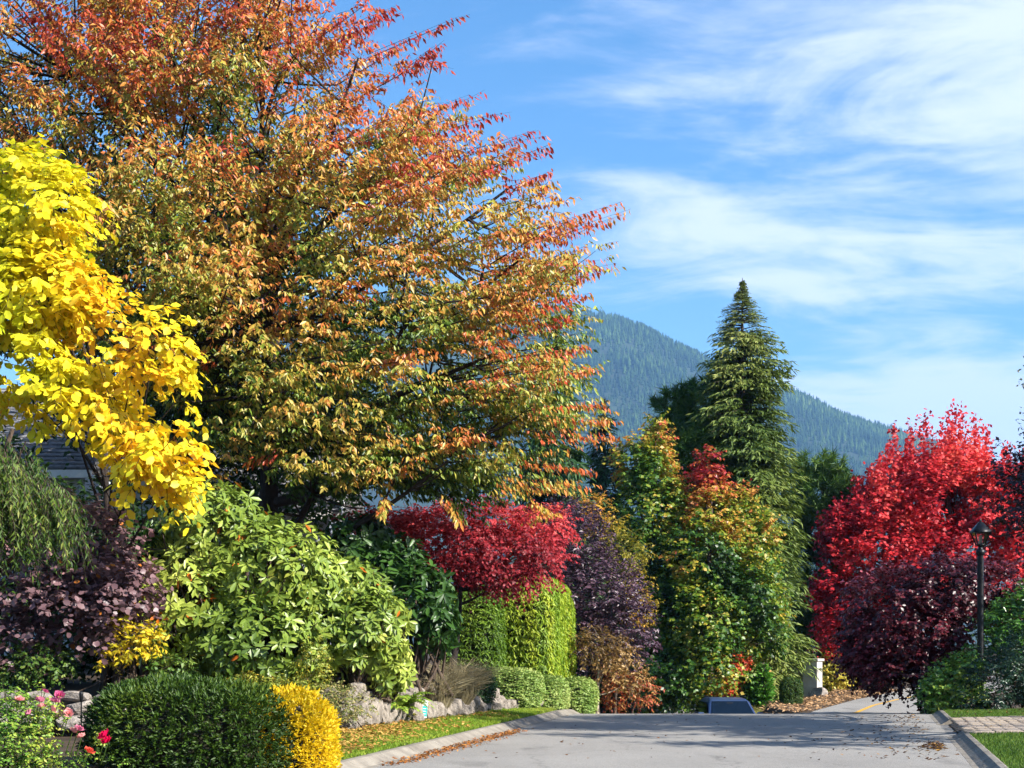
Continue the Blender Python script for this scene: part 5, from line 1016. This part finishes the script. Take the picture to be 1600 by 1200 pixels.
def pane_nodes():
    nt = PANE.node_tree; nt.nodes.clear(); o = nt.nodes.new('ShaderNodeOutputMaterial'); g = nt.nodes.new('ShaderNodeBsdfGlossy'); g.inputs['Roughness'].default_value = .08; tr = nt.nodes.new('ShaderNodeBsdfTransparent'); mx = nt.nodes.new('ShaderNodeMixShader'); f = nt.nodes.new('ShaderNodeFresnel'); f.inputs[0].default_value = 1.8
    n = nt.nodes.new('ShaderNodeTexNoise'); n.inputs['Scale'].default_value = 30; b = nt.nodes.new('ShaderNodeBump'); b.inputs['Strength'].default_value = .1
    nt.links.new(n.outputs[0], b.inputs['Height']); nt.links.new(b.outputs[0], g.inputs['Normal'])
    nt.links.new(f.outputs[0], mx.inputs[0]); nt.links.new(tr.outputs[0], mx.inputs[1]); nt.links.new(g.outputs[0], mx.inputs[2]); nt.links.new(mx.outputs[0], o.inputs[0])
pane_nodes()
street_lamp()

# ------------------------------------------------------------------ parked car beyond the crest
def car():
    D = 49.0; x = P(1154, 0, D)[0]; b = np.array([x, D, gzf(x - .4, D + 1)]); t = thing('parked_car', 'dark blue car half hidden beyond the road crest', 'car', b, rz=.03)
    PA = mat('car_paint', '#3c5078', '#34476c', 30, .3, metal=.3, spec=.6); GL = glassmat('car_glass', '#05070b', .12); BK = mat('car_rubber', '#161616', '#0c0c0c', 20, .8); CH = mat('car_chrome', '#c9ccd0', '#aeb2b6', 20, .25, metal=1)
    def loft(name, secs, m, par=t, cap=True):
        bm = bmesh.new(); rings = []
        for y, pts in secs: rings.append([bm.verts.new((px, y, pz)) for px, pz in pts])
        n = len(rings[0])
        for a, c in zip(rings[:-1], rings[1:]):
            for i in range(n): bm.faces.new((a[i], a[(i + 1) % n], c[(i + 1) % n], c[i]))
        if cap: bm.faces.new(rings[0]); bm.faces.new(rings[-1][::-1])
        bmesh.ops.recalc_face_normals(bm, faces=bm.faces); me = bpy.data.meshes.new(name); bm.to_mesh(me); bm.free(); return link(name, me, par, m)
    def sec(w, z0, z1, k=.1):
        o = []
        for cx, cz, a0 in ((-w + k, z0 + k, math.pi), (w - k, z0 + k, 1.5 * math.pi), (w - k, z1 - k, 0), (-w + k, z1 - k, .5 * math.pi)):
            for q in range(5): a = a0 + q / 4 * math.pi / 2; o.append((cx + k * math.cos(a), cz + k * math.sin(a)))
        return o
    loft('body', [(-.15, sec(.78, .45, .78)), (.05, sec(.88, .30, .92)), (.6, sec(.91, .25, 1.0)), (1.2, sec(.92, .24, 1.06)), (3.9, sec(.92, .24, 1.08)), (4.35, sec(.89, .3, 1.05)), (4.5, sec(.82, .42, .9))], PA)
    loft('cabin', [(1.05, sec(.80, 1.0, 1.10, .04)), (1.75, sec(.70, 1.0, 1.56, .14)), (1.95, sec(.69, 1.0, 1.61, .16)), (2.3, sec(.69, 1.0, 1.645, .18)), (3.4, sec(.69, 1.0, 1.63, .18)), (4.0, sec(.68, 1.0, 1.55, .16)), (4.35, sec(.76, 1.0, 1.12, .05))], PA)
    link('windshield', raw_mesh('windshield', [(-.70, 1.10, 1.145), (.70, 1.10, 1.145), (.585, 1.735, 1.535), (-.585, 1.735, 1.535)], [(0, 1, 2, 3)]), t, GL).location = (0, -.018, .012)
    for s in (-1, 1):
        link('side_window', raw_mesh('side_window', [(s * .795, 1.45, 1.14), (s * .795, 4.0, 1.14), (s * .722, 3.7, 1.5), (s * .722, 1.9, 1.5)], [(0, 1, 2, 3)]), t, GL)
        box('roof_rail', (s * .60, 2.8, 1.675), (.035, 1.5, .035), BK, t, .008)
        mi = box('wing_mirror', (s * .98, 1.5, 1.12), (.2, .1, .15), PA, t, .03); box('mirror_glass', (s * .98, 1.555, 1.12), (.16, .01, .11), CH, mi)
        box('headlight', (s * .66, -.0, .74), (.3, .1, .14), CH, t, .03); box('tail_light', (s * .72, 4.46, .85), (.2, .08, .3), mat('tail_red', '#8a1418', '#6a0f12', 9, .2), t, .02)
        for yy in (.85, 3.6):
            w = link('wheel', lathe_mesh('wheel', [(.20, -.1), (.33, -.11), (.345, -.06), (.345, .06), (.33, .11), (.20, .1)], 24), t, BK); w.location = (s * .83, yy, .345); w.rotation_euler = (0, math.pi / 2, 0)
            link('rim', lathe_mesh('rim', [(.001, -.085), (.08, -.09), (.205, -.075), (.205, .075), (.08, .09), (.001, .085)], 20), w, CH)
    box('grille', (0, -.16, .62), (.8, .05, .16), BK, t, .01); box('number_plate', (0, -.17, .46), (.36, .03, .12), mat('plate_white', '#e6e6e2', '#d8d8d2', 9, .5), t)
    box('dashboard_mirror', (0, 1.62, 1.47), (.2, .03, .06), BK, t, .01)
car()

# ------------------------------------------------------------------ fallen leaves
def litter(name, label, X, Y, dz, size, stops, seed):
    rng = np.random.default_rng(seed); n = len(X); pos = np.stack([X, Y, gz(X, Y) + dz + rng.uniform(0, .012, n)], -1); a = rng.uniform(0, 6.28, n)
    Lf = dict(pos=pos, ax=np.stack([np.cos(a), np.sin(a), rng.normal(size=n) * .3], -1), nr=np.stack([rng.normal(size=n) * .35, rng.normal(size=n) * .35, np.ones(n)], -1), ln=size * rng.uniform(.6, 1.2, n), wd=size * .45 * rng.uniform(.6, 1.2, n), col=ramp(rng.random(n), stops))
    o = link(name, leaf_mesh(name, Lf, T_LANCE), None, leafmat('leaf_dry', .6, .2, .2), 'stuff'); o['label'] = label; o['category'] = 'leaves'
au = [(0, '#7a5526'), (.4, '#b08a44'), (.75, '#cba45a'), (1, '#a8682e')]
X, Y = in_strip(9000, 21, 34, wlf, lambda y: kerbL(y) - .15); k = (rg.random(9000) < .12 + .45 * ss(.2, 1.1, kerbL(Y) - X) + .3 * wn(np.stack([X, Y, X * 0], -1), .35, 4)) & (rg.random(9000) < np.interp(Y, [22, 28, 32, 34], [1, 1, .35, .1])) ; litter('fallen_leaves', 'scattered tan and golden leaves on the left verge grass', X[k], Y[k], .055, .085, au, 5)
X = rg.normal(size=700) * .10; Y = rg.uniform(21, 30, 700); litter('gutter_leaves', 'line of dry brown leaves in the left gutter', kerbL(Y) + .42 + X, Y, .03, .09, [(0, '#7a4a22'), (.6, '#a86a34'), (1, '#c08a4a')], 6)
Y = np.r_[rg.uniform(22, 38, 260), rg.normal(size=160) * .5 + 25.2]; X = kerbR(Y) - .45 - np.abs(rg.normal(size=420)) * np.r_[np.full(260, .9), np.full(160, .18)]
litter('kerb_leaves', 'dark and golden leaves lying along the right kerb', X, Y, .02, .10, [(0, '#2c1c14'), (.7, '#523620'), (1, '#b8893a')], 7)
Y = rg.uniform(22, 38, 150); t_ = rg.random(150); litter('street_leaves', 'a few single leaves lying on the open street', kerbL(Y) * t_ + kerbR(Y) * (1 - t_), Y, .01, .08, [(0, '#4a2e1c'), (1, '#8a5a2c')], 8)
Y = rg.uniform(28, 37, 300); X = kerbR(Y) + rg.uniform(.2, 4, 300); litter('lawn_leaves', 'small dark leaves strewn over the driveway and lawn on the right', X, Y, .05, .07, [(0, '#2c1a18'), (.6, '#5a3a2a'), (1, '#a08a3a')], 9)

X = rg.uniform(7.8, 16, 9000); Y = rg.uniform(46, 68, 9000); k = (X < farL(Y) - .1) & (X > farL(Y) - 4.5)
litter('corner_litter', 'tan carpet of fallen leaves at the corner of the far street', X[k], Y[k], .0, .16, [(0, '#8a6a4a'), (.5, '#b8926a'), (1, '#cda57a')], 10)
# ------------------------------------------------------------------ haze
hz = link('haze', bm_mesh('haze', lambda bm: box_into(bm, (0, 3000, 550), (15200, 9000, 1140))), None, None, 'stuff')
hm = bpy.data.materials.new('haze'); hm.use_nodes = True; nt = hm.node_tree; nt.nodes.clear(); o_ = nt.nodes.new('ShaderNodeOutputMaterial'); pv = nt.nodes.new('ShaderNodeVolumePrincipled')
pv.inputs['Color'].default_value = (.26, .55, 1.0, 1); pv.inputs['Density'].default_value = 1.1e-4; pv.inputs['Anisotropy'].default_value = 0.1
nt.links.new(pv.outputs[0], o_.inputs['Volume']); hz.data.materials.append(hm); hz['label'] = 'thin blue haze in the air'; hz['category'] = 'haze'
